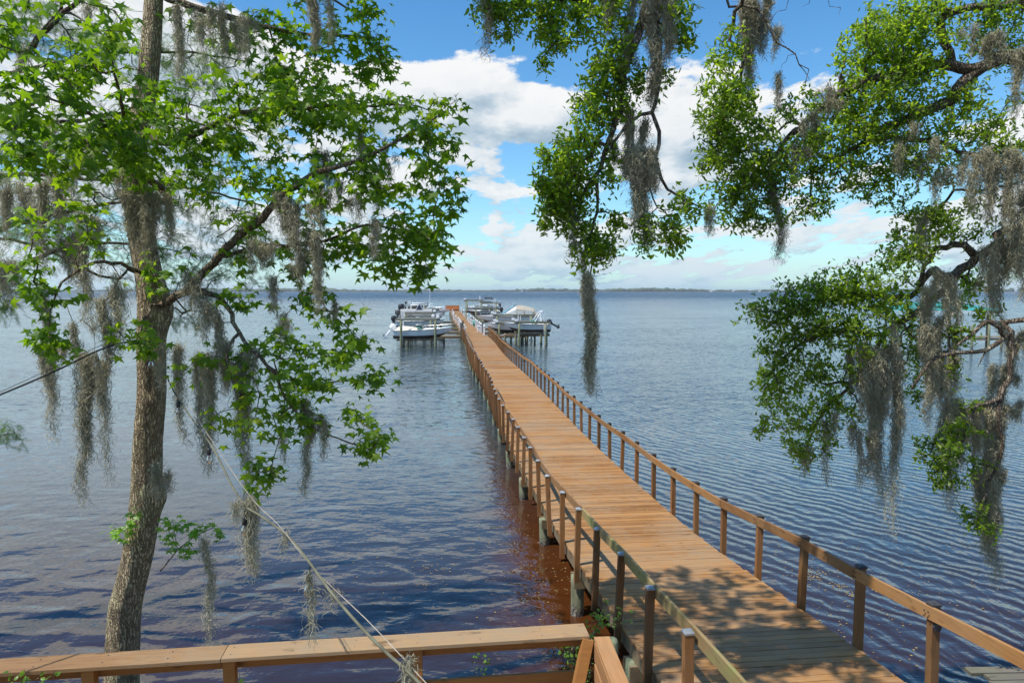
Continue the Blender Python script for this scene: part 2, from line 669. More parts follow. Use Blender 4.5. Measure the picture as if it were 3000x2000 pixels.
def mat_leaf(name, stops, transl=.42, rough=.38, tcol=1.0, spec=.5):
    m, nt = material(name)
    at_ = nt.add('ShaderNodeAttribute')
    at_.attribute_name = 'rnd'
    oi = nt.add('ShaderNodeObjectInfo').outputs['Random']
    r = nt.math('FRACT', nt.math('ADD', at_.outputs['Fac'], oi))
    big = nt.noise(pos(nt), .9, 3, .5)
    f = nt.math('ADD', nt.math('MULTIPLY', r, .62), nt.math('MULTIPLY', nt.mapr(big, .3, .7), .38))
    col = nt.ramp(f, stops)
    pset(nt, color=col, rough=rough, spec=spec)
    tr = nt.add('ShaderNodeBsdfTranslucent')
    hs = nt.add('ShaderNodeHueSaturation')
    hs.inputs['Hue'].default_value = .485
    hs.inputs['Saturation'].default_value = 1.08
    hs.inputs['Value'].default_value = 2.1 * tcol
    nt.l.new(col, hs.inputs['Color'])
    nt.l.new(hs.outputs[0], tr.inputs[0])
    mx = nt.add('ShaderNodeMixShader')
    mx.inputs[0].default_value = transl
    nt.l.new(nt.p.outputs[0], mx.inputs[1])
    nt.l.new(tr.outputs[0], mx.inputs[2])
    nt.l.new(mx.outputs[0], nt.out.inputs[0])
    M[name] = m


mat_leaf('gum_leaf', [(0.0, (.050, .12, .014)), (.45, (.11, .22, .020)), (.8, (.18, .30, .028)), (1.0, (.28, .37, .045))], .52, .46, 1.0, .35)
mat_leaf('young_leaf', [(0.0, (.14, .30, .03)), (1.0, (.24, .42, .05))], .5)
mat_leaf('oak_leaf', [(0.0, (.065, .12, .018)), (.45, (.135, .235, .026)), (.8, (.235, .35, .036)), (1.0, (.34, .41, .06))], .60, .42)
mat_leaf('cypress_leaf', [(0.0, (.05, .11, .03)), (1.0, (.12, .20, .05))], .45, .6)
mat_leaf('vine_leaf', [(0.0, (.06, .14, .02)), (1.0, (.18, .33, .04))], .45)
mat_leaf('moss', [(0.0, (.22, .21, .145)), (.5, (.43, .405, .285)), (1.0, (.62, .57, .41))], .22, .9, .5, .1)
mat_leaf('float_leaf', [(0.0, (.20, .13, .05)), (1.0, (.40, .30, .12))], .1, .6, .5)


def mat_water():
    m, nt = material('water')
    P = pos(nt)
    sep = nt.add('ShaderNodeSeparateXYZ')
    nt.l.new(P, sep.inputs[0])
    side = nt.mapr(nt.math('ADD', sep.outputs[0], nt.math('MULTIPLY', sep.outputs[1], .1067)), 1.0, 7.0, 0, 1, True)
    far = nt.mapr(sep.outputs[1], 14, 46, 0, 1, True)
    patch = nt.noise(nt.mapping(P, scale=(.35, 1, 1)), .075, 4, .55)
    # slow rounded swell
    wv = nt.vmath('ADD', P, nt.vmath('SCALE', nt.noise(P, .8, 2, .5, color=True), s=.5))
    n1 = nt.noise(nt.mapping(wv, rot=(0, 0, R(14)), scale=(.72, 1.25, 1)), 1.25, 1.2, .35, .35)
    n2 = nt.noise(nt.mapping(P, rot=(0, 0, R(-20)), scale=(.7, 1.3, 1)), 4.8, 2.0, .5, .3)
    # wind ripples in ranks
    wvt = nt.add('ShaderNodeTexWave', wave_type='BANDS', bands_direction='X', wave_profile='SIN')
    nt.l.new(nt.mapping(P, rot=(0, 0, R(-38))), wvt.inputs['Vector'])
    wvt.inputs['Scale'].default_value = .72
    wvt.inputs['Distortion'].default_value = 8.5
    wvt.inputs['Detail'].default_value = 2.5
    wvt.inputs['Detail Scale'].default_value = .8
    wvt.inputs['Detail Roughness'].default_value = .6
    n4 = nt.noise(nt.mapping(P, rot=(0, 0, R(38)), scale=(1.0, .30, 1)), 3.2, 2.0, .5, .2)
    aw = nt.math('ADD', nt.math('MULTIPLY', side, nt.mapr(patch, .3, .7, .009, .022)), nt.math('MULTIPLY', nt.math('MULTIPLY', far, nt.mapr(patch, .35, .65)), .009))
    an = nt.math('ADD', .110, nt.math('MULTIPLY', side, -.060))
    h = nt.math('MULTIPLY', nt.math('MULTIPLY', nt.math('SUBTRACT', n1, .5), an), nt.mapr(sep.outputs[1], 10, 26, 1.0, .14, True))
    h = nt.math('ADD', h, nt.math('MULTIPLY', n2, nt.mapr(patch, .36, .64, .004, .019)))
    h = nt.math('ADD', h, nt.math('MULTIPLY', n4, nt.mapr(side, 0, 1, .012, .044)))
    h = nt.math('ADD', h, nt.math('MULTIPLY', wvt.outputs[1], aw))
    bn = nt.bump(h, 1.0, 1.0)
    # fine chop, independent of distance
    c1 = nt.noise(nt.mapping(P, scale=(.55, 1, 1)), 6.0, 3, .6, color=True)
    c2 = nt.noise(nt.mapping(P, scale=(.4, 1, 1)), 2.6, 3, .6, color=True)
    amp = nt.math('MULTIPLY', nt.mapr(far, 0, 1, .04, .95), nt.mapr(patch, .36, .64, .30, 1.15))
    ch = nt.vmath('SCALE', nt.vmath('SUBTRACT', nt.mix(.5, c1, c2), (.5, .5, .5)), s=amp)
    ch = nt.vmath('MULTIPLY', ch, (1.0, 2.2, 0.0))
    # far off only the wave faces turned to the bank show
    ch = nt.vmath('ADD', ch, nt.vmath('SCALE', (0.0, -1.0, 0.0), s=nt.mapr(sep.outputs[1], 90, 700, .0, .27)))
    nn = nt.vmath('NORMALIZE', nt.vmath('ADD', bn, ch))
    turb = nt.noise(P, .22, 4, .55)
    col = nt.mix(nt.mapr(turb, .35, .7), (.022, .0115, .0105), (.034, .017, .0135))
    # amber painted into the colour where the dock's reflection shuts out the sky
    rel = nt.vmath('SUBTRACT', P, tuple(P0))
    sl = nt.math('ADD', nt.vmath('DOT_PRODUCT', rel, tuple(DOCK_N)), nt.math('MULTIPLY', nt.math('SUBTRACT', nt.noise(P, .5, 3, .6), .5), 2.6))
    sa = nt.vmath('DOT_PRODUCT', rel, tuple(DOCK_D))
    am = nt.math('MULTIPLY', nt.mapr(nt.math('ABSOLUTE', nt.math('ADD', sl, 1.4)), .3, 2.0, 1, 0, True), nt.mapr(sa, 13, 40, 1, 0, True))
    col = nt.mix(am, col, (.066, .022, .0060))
    sky_veil = nt.mapr(sep.outputs[1], 9.5, 27, 0, 1, True)      # tannin-brown shallows; farther out the sky's blue reflection is painted into the colour
    col = nt.mix(nt.math('MULTIPLY', sky_veil, nt.math('SUBTRACT', 1.0, am)), col, (.036, .064, .080))
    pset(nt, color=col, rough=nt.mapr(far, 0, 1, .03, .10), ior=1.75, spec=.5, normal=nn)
    M['water'] = m


mat_water()

# ------------------------------------------------------------------ setting: water, bank, far shore
mb = MB()
ys = [4.5, 40, 160, 700, 4300, 9000]
xs = [-9000, -3000, -700, -120, -30, 30, 120, 700, 3000, 9000]
mb.raw([(x, y, 0) for y in ys for x in xs], [(j * len(xs) + i, j * len(xs) + i + 1, (j + 1) * len(xs) + i + 1, (j + 1) * len(xs) + i) for j in range(len(ys) - 1) for i in range(len(xs) - 1)])
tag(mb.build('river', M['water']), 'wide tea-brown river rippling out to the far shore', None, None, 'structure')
mb = MB()
sec = [(4.5, -1.0), (4.6, 1.25), (3.0, 1.45), (-6, 1.9), (-60, 3.0), (-60, -2)]
xs = list(np.linspace(-60, 60, 25))
mb.loft([[(x, y + (.0 if y > 3.5 else .6 * math.sin(x * .7)), z + (.12 * math.sin(x * 1.3 + y) if -30 < y < 4 else 0)) for y, z in sec] for x in xs], closed=True)
tag(mb.build('bank', M['soil']), 'earth bank behind the railing', None, None, 'structure')


def far_shore():
    m, nt = material('far_trees')
    n = nt.noise(nt.mapping(pos(nt), scale=(1, 1, 2)), .05, 5, .6)
    pset(nt, color=nt.ramp(n, [(.3, (.03, .055, .02)), (.7, (.08, .11, .04))]), rough=.95)
    r = np.random.default_rng(3)
    V, F = [], []
    mbs = MB()
    mb2 = MB()
    for (x0, x1, Y, hmin, hmax, stp) in [(-4200, 900, 3900, 13, 22, 16), (500, 4200, 3300, 11, 20, 14), (-1700, -300, 3600, 10, 18, 14)]:
        x = x0
        while x < x1:
            w = r.uniform(.8, 2.2) * stp
            h = r.uniform(hmin, hmax) * (.8 + .25 * math.sin(x / 310.0) + .15 * math.sin(x / 97.0))
            y = Y + r.uniform(-30, 60) + 150 * math.sin(x / 900.0)
            rows = []
            for k, (rr, zz) in enumerate(((.75, 0), (1.0, .4), (.8, .8), (.25, 1.0))):
                rows.append([(x + w * rr * math.cos(a) * r.uniform(.8, 1.2), y + w * rr * math.sin(a), h * zz * r.uniform(.9, 1.08)) for a in np.arange(7) * 2 * math.pi / 7])
            mb2.loft(rows, closed=True)
            x += w * r.uniform(.5, 1.1)
        xs_ = np.linspace(x0, x1, 60)
        mbs.loft([[(x, Y + 150 * math.sin(x / 900.0) - 70, -.5), (x, Y + 150 * math.sin(x / 900.0) - 55, 1.2), (x, Y + 600, 3), (x, Y + 600, -1)] for x in xs_], closed=True)
    tag(mb2.build('far_woods', m, smooth=True), 'low dark line of woods along the far shore', 'woods', None, 'stuff')
    tag(mbs.build('far_shore', M['soil']), None, None, None, 'structure')
    k = 0
    for px, w in ((1530, 9), (2110, 14), (2180, 10), (2262, 12), (560, 12)):
        Y = 3235.0 if px > 2000 else 3720.0
        c = at(px, 850, Y)
        Yl = 3300 + 150 * math.sin(c[0] / 900.0) - 45 if px > 2000 else 3900 + 150 * math.sin(c[0] / 900.0) - 62
        e = empty('shore_house', (c[0], Yl, .8), 0, ['white speck of a house on the far shore in mid river', 'leftmost white house on the right-hand far shore', 'middle white house on the right-hand far shore',
                                                  'rightmost white house on the right-hand far shore', 'pale house on far shore right of the sweetgum trunk'][k], 'house', 'houses on the far shore')
        MB().box((0, 0, 2.5), (w, 7, 5)).build('wall', M['gelcoat'], e)
        MB().loft([[(-w / 2 - .6, -4.2, 5), (-w / 2 - .6, 4.2, 5), (-w / 2 - .6, 0, 7.6)], [(w / 2 + .6, -4.2, 5), (w / 2 + .6, 4.2, 5), (w / 2 + .6, 0, 7.6)]], closed=True).build('roof', M['canvas_grey'], e)
        k += 1


far_shore()


# ------------------------------------------------------------------ the dock
RAIL_END = 79.0
DOCK_END = 181.0
PITCH_B = 0.145


def build_dock():
    d = empty('dock', (4.04, 4.0, 0), 0, 'long orange-brown plank dock running out to the boat lifts', 'dock')
    off = np.array([4.04, 4.0, 0])

    def put(o):
        o.location = Vector(o.location) - Vector(off.tolist())
        return o
    r = np.random.default_rng(11)
    # boards
    bmesh_ = []
    for k in range(5):
        b = MB()
        n = 10
        rows = []
        warp = r.normal(0, .0035, n)
        for i in range(n):
            x = -1.44 + 2.88 * i / (n - 1)
            w = .0668 + r.normal(0, .0008)
            o_ = warp[i]
            rows.append([(x, -w + o_, -.038), (x, w + o_, -.038), (x, w + o_, -.004), (x, w - .005 + o_, 0), (x, -w + .005 + o_, 0), (x, -w + o_, -.004)])
        b.loft(rows, closed=True)
        me = b.mesh('deck_board')
        me.materials.append(M['deck_wood'])
        bmesh_.append(me)
    i0 = int(2.6 / PITCH_B)
    i1 = int(DOCK_END / PITCH_B)
    near = i0 + 300
    for i in range(i0, near):
        s = (i + .5) * PITCH_B
        o = bpy.data.objects.new('deck_board', bmesh_[i % 5])
        c = dock(s, r.normal(0, .010), r.normal(0, .0022)) - off
        o.location = c.tolist()
        o.rotation_euler = (math.atan2(deck_z(s + .07) - deck_z(s - .07), .14), r.normal(0, .0012), DOCK_YAW + r.normal(0, .0012))
        link(o, d)
    b = MB()
    ca = np.array([[DOCK_N[0], DOCK_D[0], 0], [DOCK_N[1], DOCK_D[1], 0], [0, 0, 1.0]])
    for i in range(near, i1):
        s = (i + .5) * PITCH_B
        w = 2.88 if s < RAIL_END + 1 else 2.6
        b.box(dock(s, r.normal(0, .012), -.019 + r.normal(0, .002)), (w, .134, .038), ca)
    tag(put(b.build('far_deck_boards', M['deck_wood'], d)), None, None, None, 'stuff')
    # stringers under the boards
    for lat in (-1.38, -.45, .45, 1.38):   # under the boards
        b = MB()
        ss = np.arange(2.6, DOCK_END, 1.2)
        b.loft([[dock(s, lat - .025, -.30), dock(s, lat + .025, -.30), dock(s, lat + .025, -.045), dock(s, lat - .025, -.045)] for s in ss], closed=True)
        put(b.build('stringer', M['stringer_wood'], d))
    # piles with cap beams
    s = 2.0 + 3.66
    pm = []
    for k in range(4):
        b = MB()
        n = 14
        rows = []
        ph = r.uniform(0, 6)
        for z in np.linspace(-1.2, 0.0, 5).tolist() + [.12, .3, .5, .62]:
            rows.append([(.125 * (1 + .05 * math.sin(3 * a + ph) + .03 * r.normal()) * math.cos(a), .125 * (1 + .05 * math.sin(3 * a + ph)) * math.sin(a), z) for a in np.arange(n) * 2 * math.pi / n])
        b.loft(rows, closed=True)
        me = b.mesh('pile', True)
        me.materials.append(M['pile_wood'])
        pm.append(me)
    piles = [9.25 + 3.66 * k for k in range(-1, 47)]
    for k, s in enumerate(piles):
        for lat in (-1.40, 1.40):
            o = bpy.data.objects.new('pile', pm[(k + (lat > 0)) % 4])
            p = dock(s, lat)
            o.location = (p - off + np.array([0, 0, -p[2]])).tolist()
            o.scale = (1, 1, max(1, (p[2] - .32) / .62))
            o.rotation_euler = (r.normal(0, .012), r.normal(0, .012), r.uniform(0, 6))
            link(o, d)
        b = MB()
        for ds in (-.15, .15):
            b.beam(dock(s + ds, -1.50, -.42), dock(s + ds, 1.50, -.42), .05, .22)
        put(b.build('pile_cap', M['stringer_wood'], d))
    # rail posts and their caps
    pmesh = MB()
    pmesh.box((0, 0, 0), (.094, .094, 1.0))
    pme = pmesh.mesh('post')
    pme.materials.append(M['post_wood'])
    cl = MB()
    cl.box((0, 0, .010), (.106, .106, .020)).box((0, 0, .032), (.104, .104, .024), taper=.3)
    cme_l = cl.mesh('post_cap')
    cme_l.materials.append(M['galv'])
    cr = MB()
    cr.box((0, 0, .012), (.112, .112, .024)).box((0, 0, .034), (.108, .108, .020), taper=.55)
    cme_r = cr.mesh('post_cap')
    cme_r.materials.append(M['dark_cap'])
    SP = 1.405
    tops = {-1: [], 1: []}
    for sg in (-1, 1):
        s = 4.13 if sg < 0 else 4.50
        while s < RAIL_END:
            lean = r.normal(0, .012) + (.035 * math.sin(s * .55 + 2.2) if s < 40 else .02 * math.sin(s)) * (1.2 if sg < 0 else .4)
            hz = r.normal(0, .012)
            p = dock(s, sg * 1.50)
            top = 1.06 + hz if sg > 0 else 1.055 + hz
            bot = -.32
            o = bpy.data.objects.new('post', pme)
            L = top - bot
            tl = lean / 1.2
            o.scale = (1, 1, L)
            o.rotation_euler = (r.normal(0, .008), tl, DOCK_YAW + r.normal(0, .03))
            mid = p + np.array([0, 0, (top + bot) / 2]) + DOCK_N * lean * .5
            o.location = (mid - off).tolist()
            link(o, d)
            c = bpy.data.objects.new('post_cap', cme_l if sg < 0 else cme_r)
            link(c, o)
            c.scale = (1, 1, 1 / L)
            c.location = (0, 0, .5 + .001)
            tops[sg].append((s, lean, hz))
            s += SP * (1 + r.normal(0, .015))
    # rails: boards on edge, bolted to the inner face of the posts, each three bays long
    for sg in (-1, 1):
        T = tops[sg]
        ts = np.array([t[0] for t in T])
        ln = np.array([t[1] for t in T])
        hz = np.array([t[2] for t in T])
        k = 0
        while k < len(T) - 1:
            e = min(k + 3, len(T) - 1)
            s0 = ts[k] - (.0 if k else 1.6)
            s1 = ts[e]
            ss = np.linspace(s0 + .004, s1 - .004, 13)
            rows = []
            bow = r.normal(0, .018)
            zb = r.normal(0, .012)
            for s in ss:
                q = (s - s0) / (s1 - s0)
                lat = sg * (1.50 - .0495 - .021) + np.interp(s, ts, ln) + bow * math.sin(math.pi * q)
                z = 1.035 + np.interp(s, ts, hz) * .6 + zb * math.sin(math.pi * q) + (.02 if sg > 0 else .055)
                tw = .02 if sg < 0 else 0
                rows.append([dock(s, lat - .019 - tw * .1, z - .15), dock(s, lat + .019, z - .15), dock(s, lat + .019, z - .004), dock(s, lat + .015, z), dock(s, lat - .015, z), dock(s, lat - .019, z - .004)])
            b = MB().loft(rows, closed=True)
            mat = M['rail_mossy'] if (sg < 0 and k < 4) else M['rail_wood']
            put(b.build('rail', mat, d))
            k = e
    # bolt heads on the nearest right-hand rail joints
    for (s, ln_, h_) in tops[1][:9]:
        for ds in (-.03, .03):
            for dz in (-.045, -.105):
                c = dock(s + ds, 1.50 - .0495 - .040 + ln_ - .003, 1.035 + dz + .02)
                put(MB().beam(c - DOCK_N * .004, c + DOCK_N * .004, .016, .016).build('bolt', M['dark_cap'], d))
    # small reflector on the nearest right post
    b = MB()
    c = dock(tops[1][2][0] - .065, 1.475, .84)
    b.tube([c - DOCK_D * .012, c + DOCK_D * .01], .05, 14)
    put(b.build('round_light', M['dark_cap'], d))
    # tall end posts where the rails stop
    for lat, h, ds in ((-1.62, 1.55, 0.2), (-1.38, 1.75, .9)):
        b = MB().box((0, 0, 0), (.20, .20, h + .5))
        o = b.build('end_post', M['grey_wood'], d)
        o.location = (dock(RAIL_END + ds, lat, h / 2 - .25) - off).tolist()
        o.rotation_euler[2] = DOCK_YAW
    return d


build_dock()

# ------------------------------------------------------------------ trees
def seg_tree(polys, targets, step=.14, jit=.03, seed=1, sag=.0):
    """skeleton limbs (first is the trunk) + targets joined to the nearest wood; returns node arrays"""
    r = np.random.default_rng(seed)
    N = np.zeros((60000, 3))
    PA = np.full(60000, -1, int)
    RD = np.zeros(60000)
    n = 0
    for pi, (pts, r0, r1) in enumerate(polys):
        q, t = resample(pts, step)
        if pi == 0:
            par = -1
        else:
            par = int(np.argmin(((N[:n] - q[0]) ** 2).sum(1)))
        for j in range(len(q)):
            if pi and j == 0 and np.linalg.norm(N[par] - q[0]) < step * .6:
                continue
            N[n] = q[j] + (r.normal(0, jit * .35, 3) if pi else 0)
            PA[n] = par
            RD[n] = r0 + (r1 - r0) * t[j]
            par = n
            n += 1
    T = np.asarray(targets, float)
    tip = np.zeros(len(T), int)
    if len(T):
        d0 = np.array([((N[:n] - p) ** 2).sum(1).min() for p in T])
        for ti in np.argsort(d0):
            p = T[ti]
            dd = ((N[:n] - p) ** 2).sum(1)
            k = int(np.argmin(dd))
            L = math.sqrt(dd[k])
            m = max(1, int(math.ceil(L / step)))
            a = N[k].copy()
            par = k
            side = r.normal(0, .12, 3) * L
            for j in range(1, m + 1):
                f = j / m
                x = a + (p - a) * f + side * math.sin(math.pi * f) + r.normal(0, jit * .5, 3) * (f < 1)
                x[2] += sag * L * math.sin(math.pi * f)
                N[n] = x
                PA[n] = par
                par = n
                n += 1
            tip[ti] = par
    return N[:n].copy(), PA[:n].copy(), RD[:n].copy(), tip


def wood_mesh(N, PA, RD, tip, rtwig=.0035, expo=.42, rmin=0.0, skip_trunk=0):
    n = len(N)
    cnt = np.zeros(n)
    cnt[tip] += 1
    for i in range(n - 1, 0, -1):
        if PA[i] >= 0:
            cnt[PA[i]] += cnt[i]
    rad = np.maximum(RD, rtwig * np.maximum(cnt, 1) ** expo)
    rad = np.where(RD > 0, np.maximum(RD, np.minimum(rad, RD * 1.3)), rad)
    for i in range(1, n):
        if PA[i] >= 0:
            rad[i] = min(rad[i], rad[PA[i]])
    ch = [[] for _ in range(n)]
    for i in range(n):
        if PA[i] >= 0:
            ch[PA[i]].append(i)
    mb = MB()
    starts = [(0, None)]
    while starts:
        i, p = starts.pop()
        chain = [p] if p is not None else []
        rr = [min(rad[p], rad[i] * 1.25)] if p is not None else []
        while True:
            chain.append(i)
            rr.append(rad[i])
            if not ch[i]:
                break
            c = sorted(ch[i], key=lambda k: -rad[k])
            for k in c[1:]:
                starts.append((k, i))
            i = c[0]
        if len(chain) < 2:
            continue
        R0 = max(rr)
        sides = 14 if R0 > .1 else 9 if R0 > .045 else 6 if R0 > .015 else 4 if R0 > .007 else 3
        rr = np.array(rr)
        if sides <= 4 and len(rr) > 1:
            rr[-1] *= .5
        mb.tube(N[chain], rr, sides, cap=sides > 4)
    return mb


def ell(centre, rad, n, r):
    """points in an ellipsoid, denser at the shell"""
    v = r.normal(size=(n, 3))
    v /= np.linalg.norm(v, axis=1, keepdims=True)
    return centre + v * (r.uniform(0, 1, (n, 1)) ** .40) * np.asarray(rad)


MULT = 1.0
GUMF = [.74]


def clusters(lst, r, conv):
    """(x, y, rx, ry, depth, depth radius, n) in view coordinates -> sprays at their place in the tree"""
    out = []
    for (x, y, rx, ry, Y, dY, n) in lst:
        c = conv(x, y, Y)
        e = conv(x + rx, y, Y)
        f = conv(x, y - ry, Y)
        out.append(ell(c, (abs(e[0] - c[0]) * 1.22, dY, abs(f[2] - c[2]) * 1.22), max(2, int(n * MULT * (GUMF[0] if conv is A2 else 1.3) + .5)), r))
    return np.concatenate(out)


def norm(v):
    return v / np.maximum(np.linalg.norm(v, axis=-1, keepdims=True), 1e-9)


def leaf_mesh(name, tv, tf, posn, axis, nrm, size, rnd, mat):
    """many copies of one leaf template; tv in (side, along, normal)"""
    axis = norm(axis)
    nrm = norm(nrm - axis * (nrm * axis).sum(1, keepdims=True))
    side = np.cross(axis, nrm)
    k = len(tv)
    tv = np.asarray(tv, float)
    rr = np.random.default_rng(len(posn))
    cz = rr.uniform(.2, 2.6, len(posn))[:, None, None]          # how far each leaf curls
    cx = rr.uniform(.75, 1.1, len(posn))[:, None, None]
    V = posn[:, None, :] + size[:, None, None] * (cx * tv[None, :, 0:1] * side[:, None, :] + tv[None, :, 1:2] * axis[:, None, :] + cz * tv[None, :, 2:3] * nrm[:, None, :])
    V = V.reshape(-1, 3)
    n = len(posn)
    szs = np.array([len(f) for f in tf])
    flat = np.array([i for f in tf for i in f])
    idx = (flat[None, :] + (np.arange(n) * k)[:, None]).ravel()
    me = np_mesh(name, V, np.tile(szs, n), idx)
    at_ = me.attributes.new('rnd', 'FLOAT', 'POINT')
    at_.data.foreach_set('value', np.repeat(rnd, k).astype(np.float32))
    me.materials.append(mat)
    return me


def leaf_objects(tv, tf, posn, axis, nrm, size, mat, parent, off, name='leaf'):
    me = bpy.data.meshes.new(name)
    me.from_pydata([tuple(v) for v in tv], [], tf)
    me.update()
    a = me.attributes.new('rnd', 'FLOAT', 'POINT')
    a.data.foreach_set('value', np.zeros(len(tv), dtype=np.float32))
    me.materials.append(mat)
    axis = norm(axis)
    nrm = norm(nrm - axis * (nrm * axis).sum(1, keepdims=True))
    side = np.cross(axis, nrm)
    for i in range(len(posn)):
        o = bpy.data.objects.new(name, me)
        m3 = np.stack([side[i] * random.uniform(.75, 1.1), axis[i], nrm[i] * random.uniform(.3, 2.4)], 1) * size[i]
        mt = Matrix.Identity(4)
        for a_ in range(3):
            for b_ in range(3):
                mt[a_][b_] = float(m3[a_, b_])
            mt[a_][3] = float(posn[i][a_] - off[a_])
        link(o, parent)
        o.matrix_local = mt


def in_view(P):
    """seen by the camera, used to pick the pieces that show largest"""
    d = P - np.array([0, 0, CAM_Z])
    f = d[:, 1] * math.cos(PITCH) - d[:, 2] * math.sin(PITCH)
    u = d[:, 1] * math.sin(PITCH) + d[:, 2] * math.cos(PITCH)
    return (f > .5) & (np.abs(d[:, 0] / f) < .74) & (np.abs(u / f) < .49), f


# sweetgum leaf: five-pointed star, folded along its midrib, tips drooping
def gum_leaf():
    pts = [(0, 0)]
    tips = [(-128, .62), (-62, .92), (0, 1.0), (62, .92), (128, .62)]
    val = [(-165, .16), (-97, .34), (-31, .40), (31, .40), (97, .34), (165, .16)]
    ring = []
    for k in range(5):
        ring.append(val[k])
        ring.append(tips[k])
    ring.append(val[5])
    for a, q in ring:
        pts.append((q * math.sin(R(a)), .30 + q * math.cos(R(a)) * .72))
    pts[0] = (0, .30)
    V = [(x, y, -.20 * abs(x) - .16 * max(0, y - .35) ** 1.5) for x, y in pts]
    V.append((0, 0, 0))       # stalk foot
    V.append((.012, .14, -.01))
    F = [(0, i + 1, i) for i in range(1, 11)] + [(0, 1, 11), (12, 13, 1)]
    return V, F


GUM_V, GUM_F = gum_leaf()
OAK_V = [(0, 0, 0), (.20, .30, -.03), (.19, .68, -.03), (0, 1.0, -.05), (-.19, .68, -.03), (-.20, .30, -.03), (0, .5, .03)]
OAK_F = [(0, 1, 6), (1, 2, 6), (2, 3, 6), (3, 4, 6), (4, 5, 6), (5, 0, 6)]


def moss_clump(tops, lengths, width, n, seed, rw=.0026, conv=.55, curl=.022):
    """hanging strands; tops (k,3) anchor points, n strands spread over them"""
    r = np.random.default_rng(seed)
    tops = np.atleast_2d(tops)
    k = len(tops)
    which = r.integers(0, k, n)
    base = tops[which].copy()
    off = r.normal(0, .30, (n, 3)) * np.array([width, width * .8, 0])
    base[:, 2] += r.normal(0, .03, n)
    L = np.asarray(lengths)[which] * np.clip(r.beta(1.7, 1.5, n) * 1.15, .12, 1.0)
    nf = max(2, n // 6)
    L[:nf] = np.asarray(lengths)[which][:nf] * r.uniform(.8, 1.0, nf)
    L[0] = max(lengths)
    base[:2] = tops[int(np.argmax(lengths))]
    st = .045
    m = int(max(4, math.ceil(L.max() / st)))
    m = min(m, 46)
    st = L.max() / m
    steps = np.arange(m + 1) * st
    amp = curl * r.uniform(.5, 1.4, (n, 1))
    lockw = np.cumsum(r.normal(0, 1, (k, m + 1, 2)), 1) * .007 + .016 * np.sin(np.arange(m + 1)[None, :, None] * r.uniform(.15, .5, (k, 1, 2)) + r.uniform(0, 6, (k, 1, 2)))
    walk = np.cumsum(r.normal(0, 1, (n, m + 1, 2)), 1) * .0055 + lockw[which]
    wig = r.normal(0, 1, (n, m + 1, 2)) * amp[:, :, None]
    f = np.clip(steps[None, :] / np.maximum(L[:, None], .01), 0, 1)
    keep = (1 - conv * f ** 1.3)[:, :, None]
    P = np.zeros((n, m + 1, 3))
    P[:, :, :2] = base[:, None, :2] + off[:, None, :2] * keep + (walk + wig)
    lz = np.minimum(steps[None, :], L[:, None])
    P[:, :, 2] = base[:, 2:3] - lz + r.normal(0, .006, (n, m + 1))
    ok = steps[None, :-1] < L[:, None]
    w = rw * r.uniform(.6, 1.6, (n, 1, 1)) * (1.15 - .6 * f[:, :, None])
    ang = r.uniform(0, math.pi, (n, 1)) + np.cumsum(r.normal(0, .5, (n, m + 1)), 1)
    sv = np.stack([np.cos(ang), np.sin(ang), np.zeros_like(ang)], 2) * w
    Va = (P - sv).reshape(-1, 3)
    Vb = (P + sv).reshape(-1, 3)
    V = np.concatenate([Va, Vb])
    tot = n * (m + 1)
    ii, jj = np.nonzero(ok)
    i0 = ii * (m + 1) + jj
    q = np.stack([i0, i0 + 1, i0 + 1 + tot, i0 + tot], 1)
    rv = np.repeat(r.uniform(0, 1, n), m + 1)
    RV = np.concatenate([rv, rv])
    # side curls
    pick = r.uniform(0, 1, len(ii)) < .85
    ci = i0[pick]
    c0 = P.reshape(-1, 3)[ci]
    nc = len(ci)
    dr = norm(np.stack([r.normal(size=nc), r.normal(size=nc), r.normal(-.5, .7, nc)], 1))
    dr2 = norm(dr + r.normal(0, .7, (nc, 3)) + np.array([0, 0, -.5]))
    l1 = r.uniform(.014, .038, (nc, 1))
    c1 = c0 + dr * l1
    c2 = c1 + dr2 * l1
    sd_ = norm(np.cross(dr, r.normal(size=(nc, 3)))) * rw * .75
    b0 = len(V)
    V = np.concatenate([V, c0 - sd_, c0 + sd_, c1 - sd_, c1 + sd_, c2])
    a = np.arange(nc)
    q2 = np.stack([b0 + a, b0 + nc + a, b0 + 3 * nc + a, b0 + 2 * nc + a], 1)
    t2 = np.stack([b0 + 2 * nc + a, b0 + 3 * nc + a, b0 + 4 * nc + a], 1)
    RV = np.concatenate([RV, np.tile(rv[ci], 5)])
    sizes = np.concatenate([np.full(len(q), 4), np.full(len(q2), 4), np.full(len(t2), 3)])
    idx = np.concatenate([q.ravel(), q2.ravel(), t2.ravel()])
    return V, sizes, idx, RV


MOSS_STUFF = {'a': [], 'b': []}


def moss_obj(V, sizes, idx, RV, origin, label=None, group=None, parent=None, kind=None, name='spanish_moss'):
    me = np_mesh('spanish_moss', V - origin, sizes, idx)
    a = me.attributes.new('rnd', 'FLOAT', 'POINT')
    a.data.foreach_set('value', RV.astype(np.float32))
    me.materials.append(M['moss'])
    o = obj_from(name, me, None, parent, origin)
    return tag(o, label, 'moss' if label else None, group, kind)


MOSS = []      # (x0, ytop, ybot, width px, depth, density, conv fn, label)


def hang(conv, Y, lst):
    for (x, y0, y1, w, dens, label) in lst:
        a = conv(x, y0, Y)
        b = conv(x, y1, Y)
        c = conv(x + w, y0, Y)
        MOSS.append((a, a[2] - b[2], abs(c[0] - a[0]), dens, label))


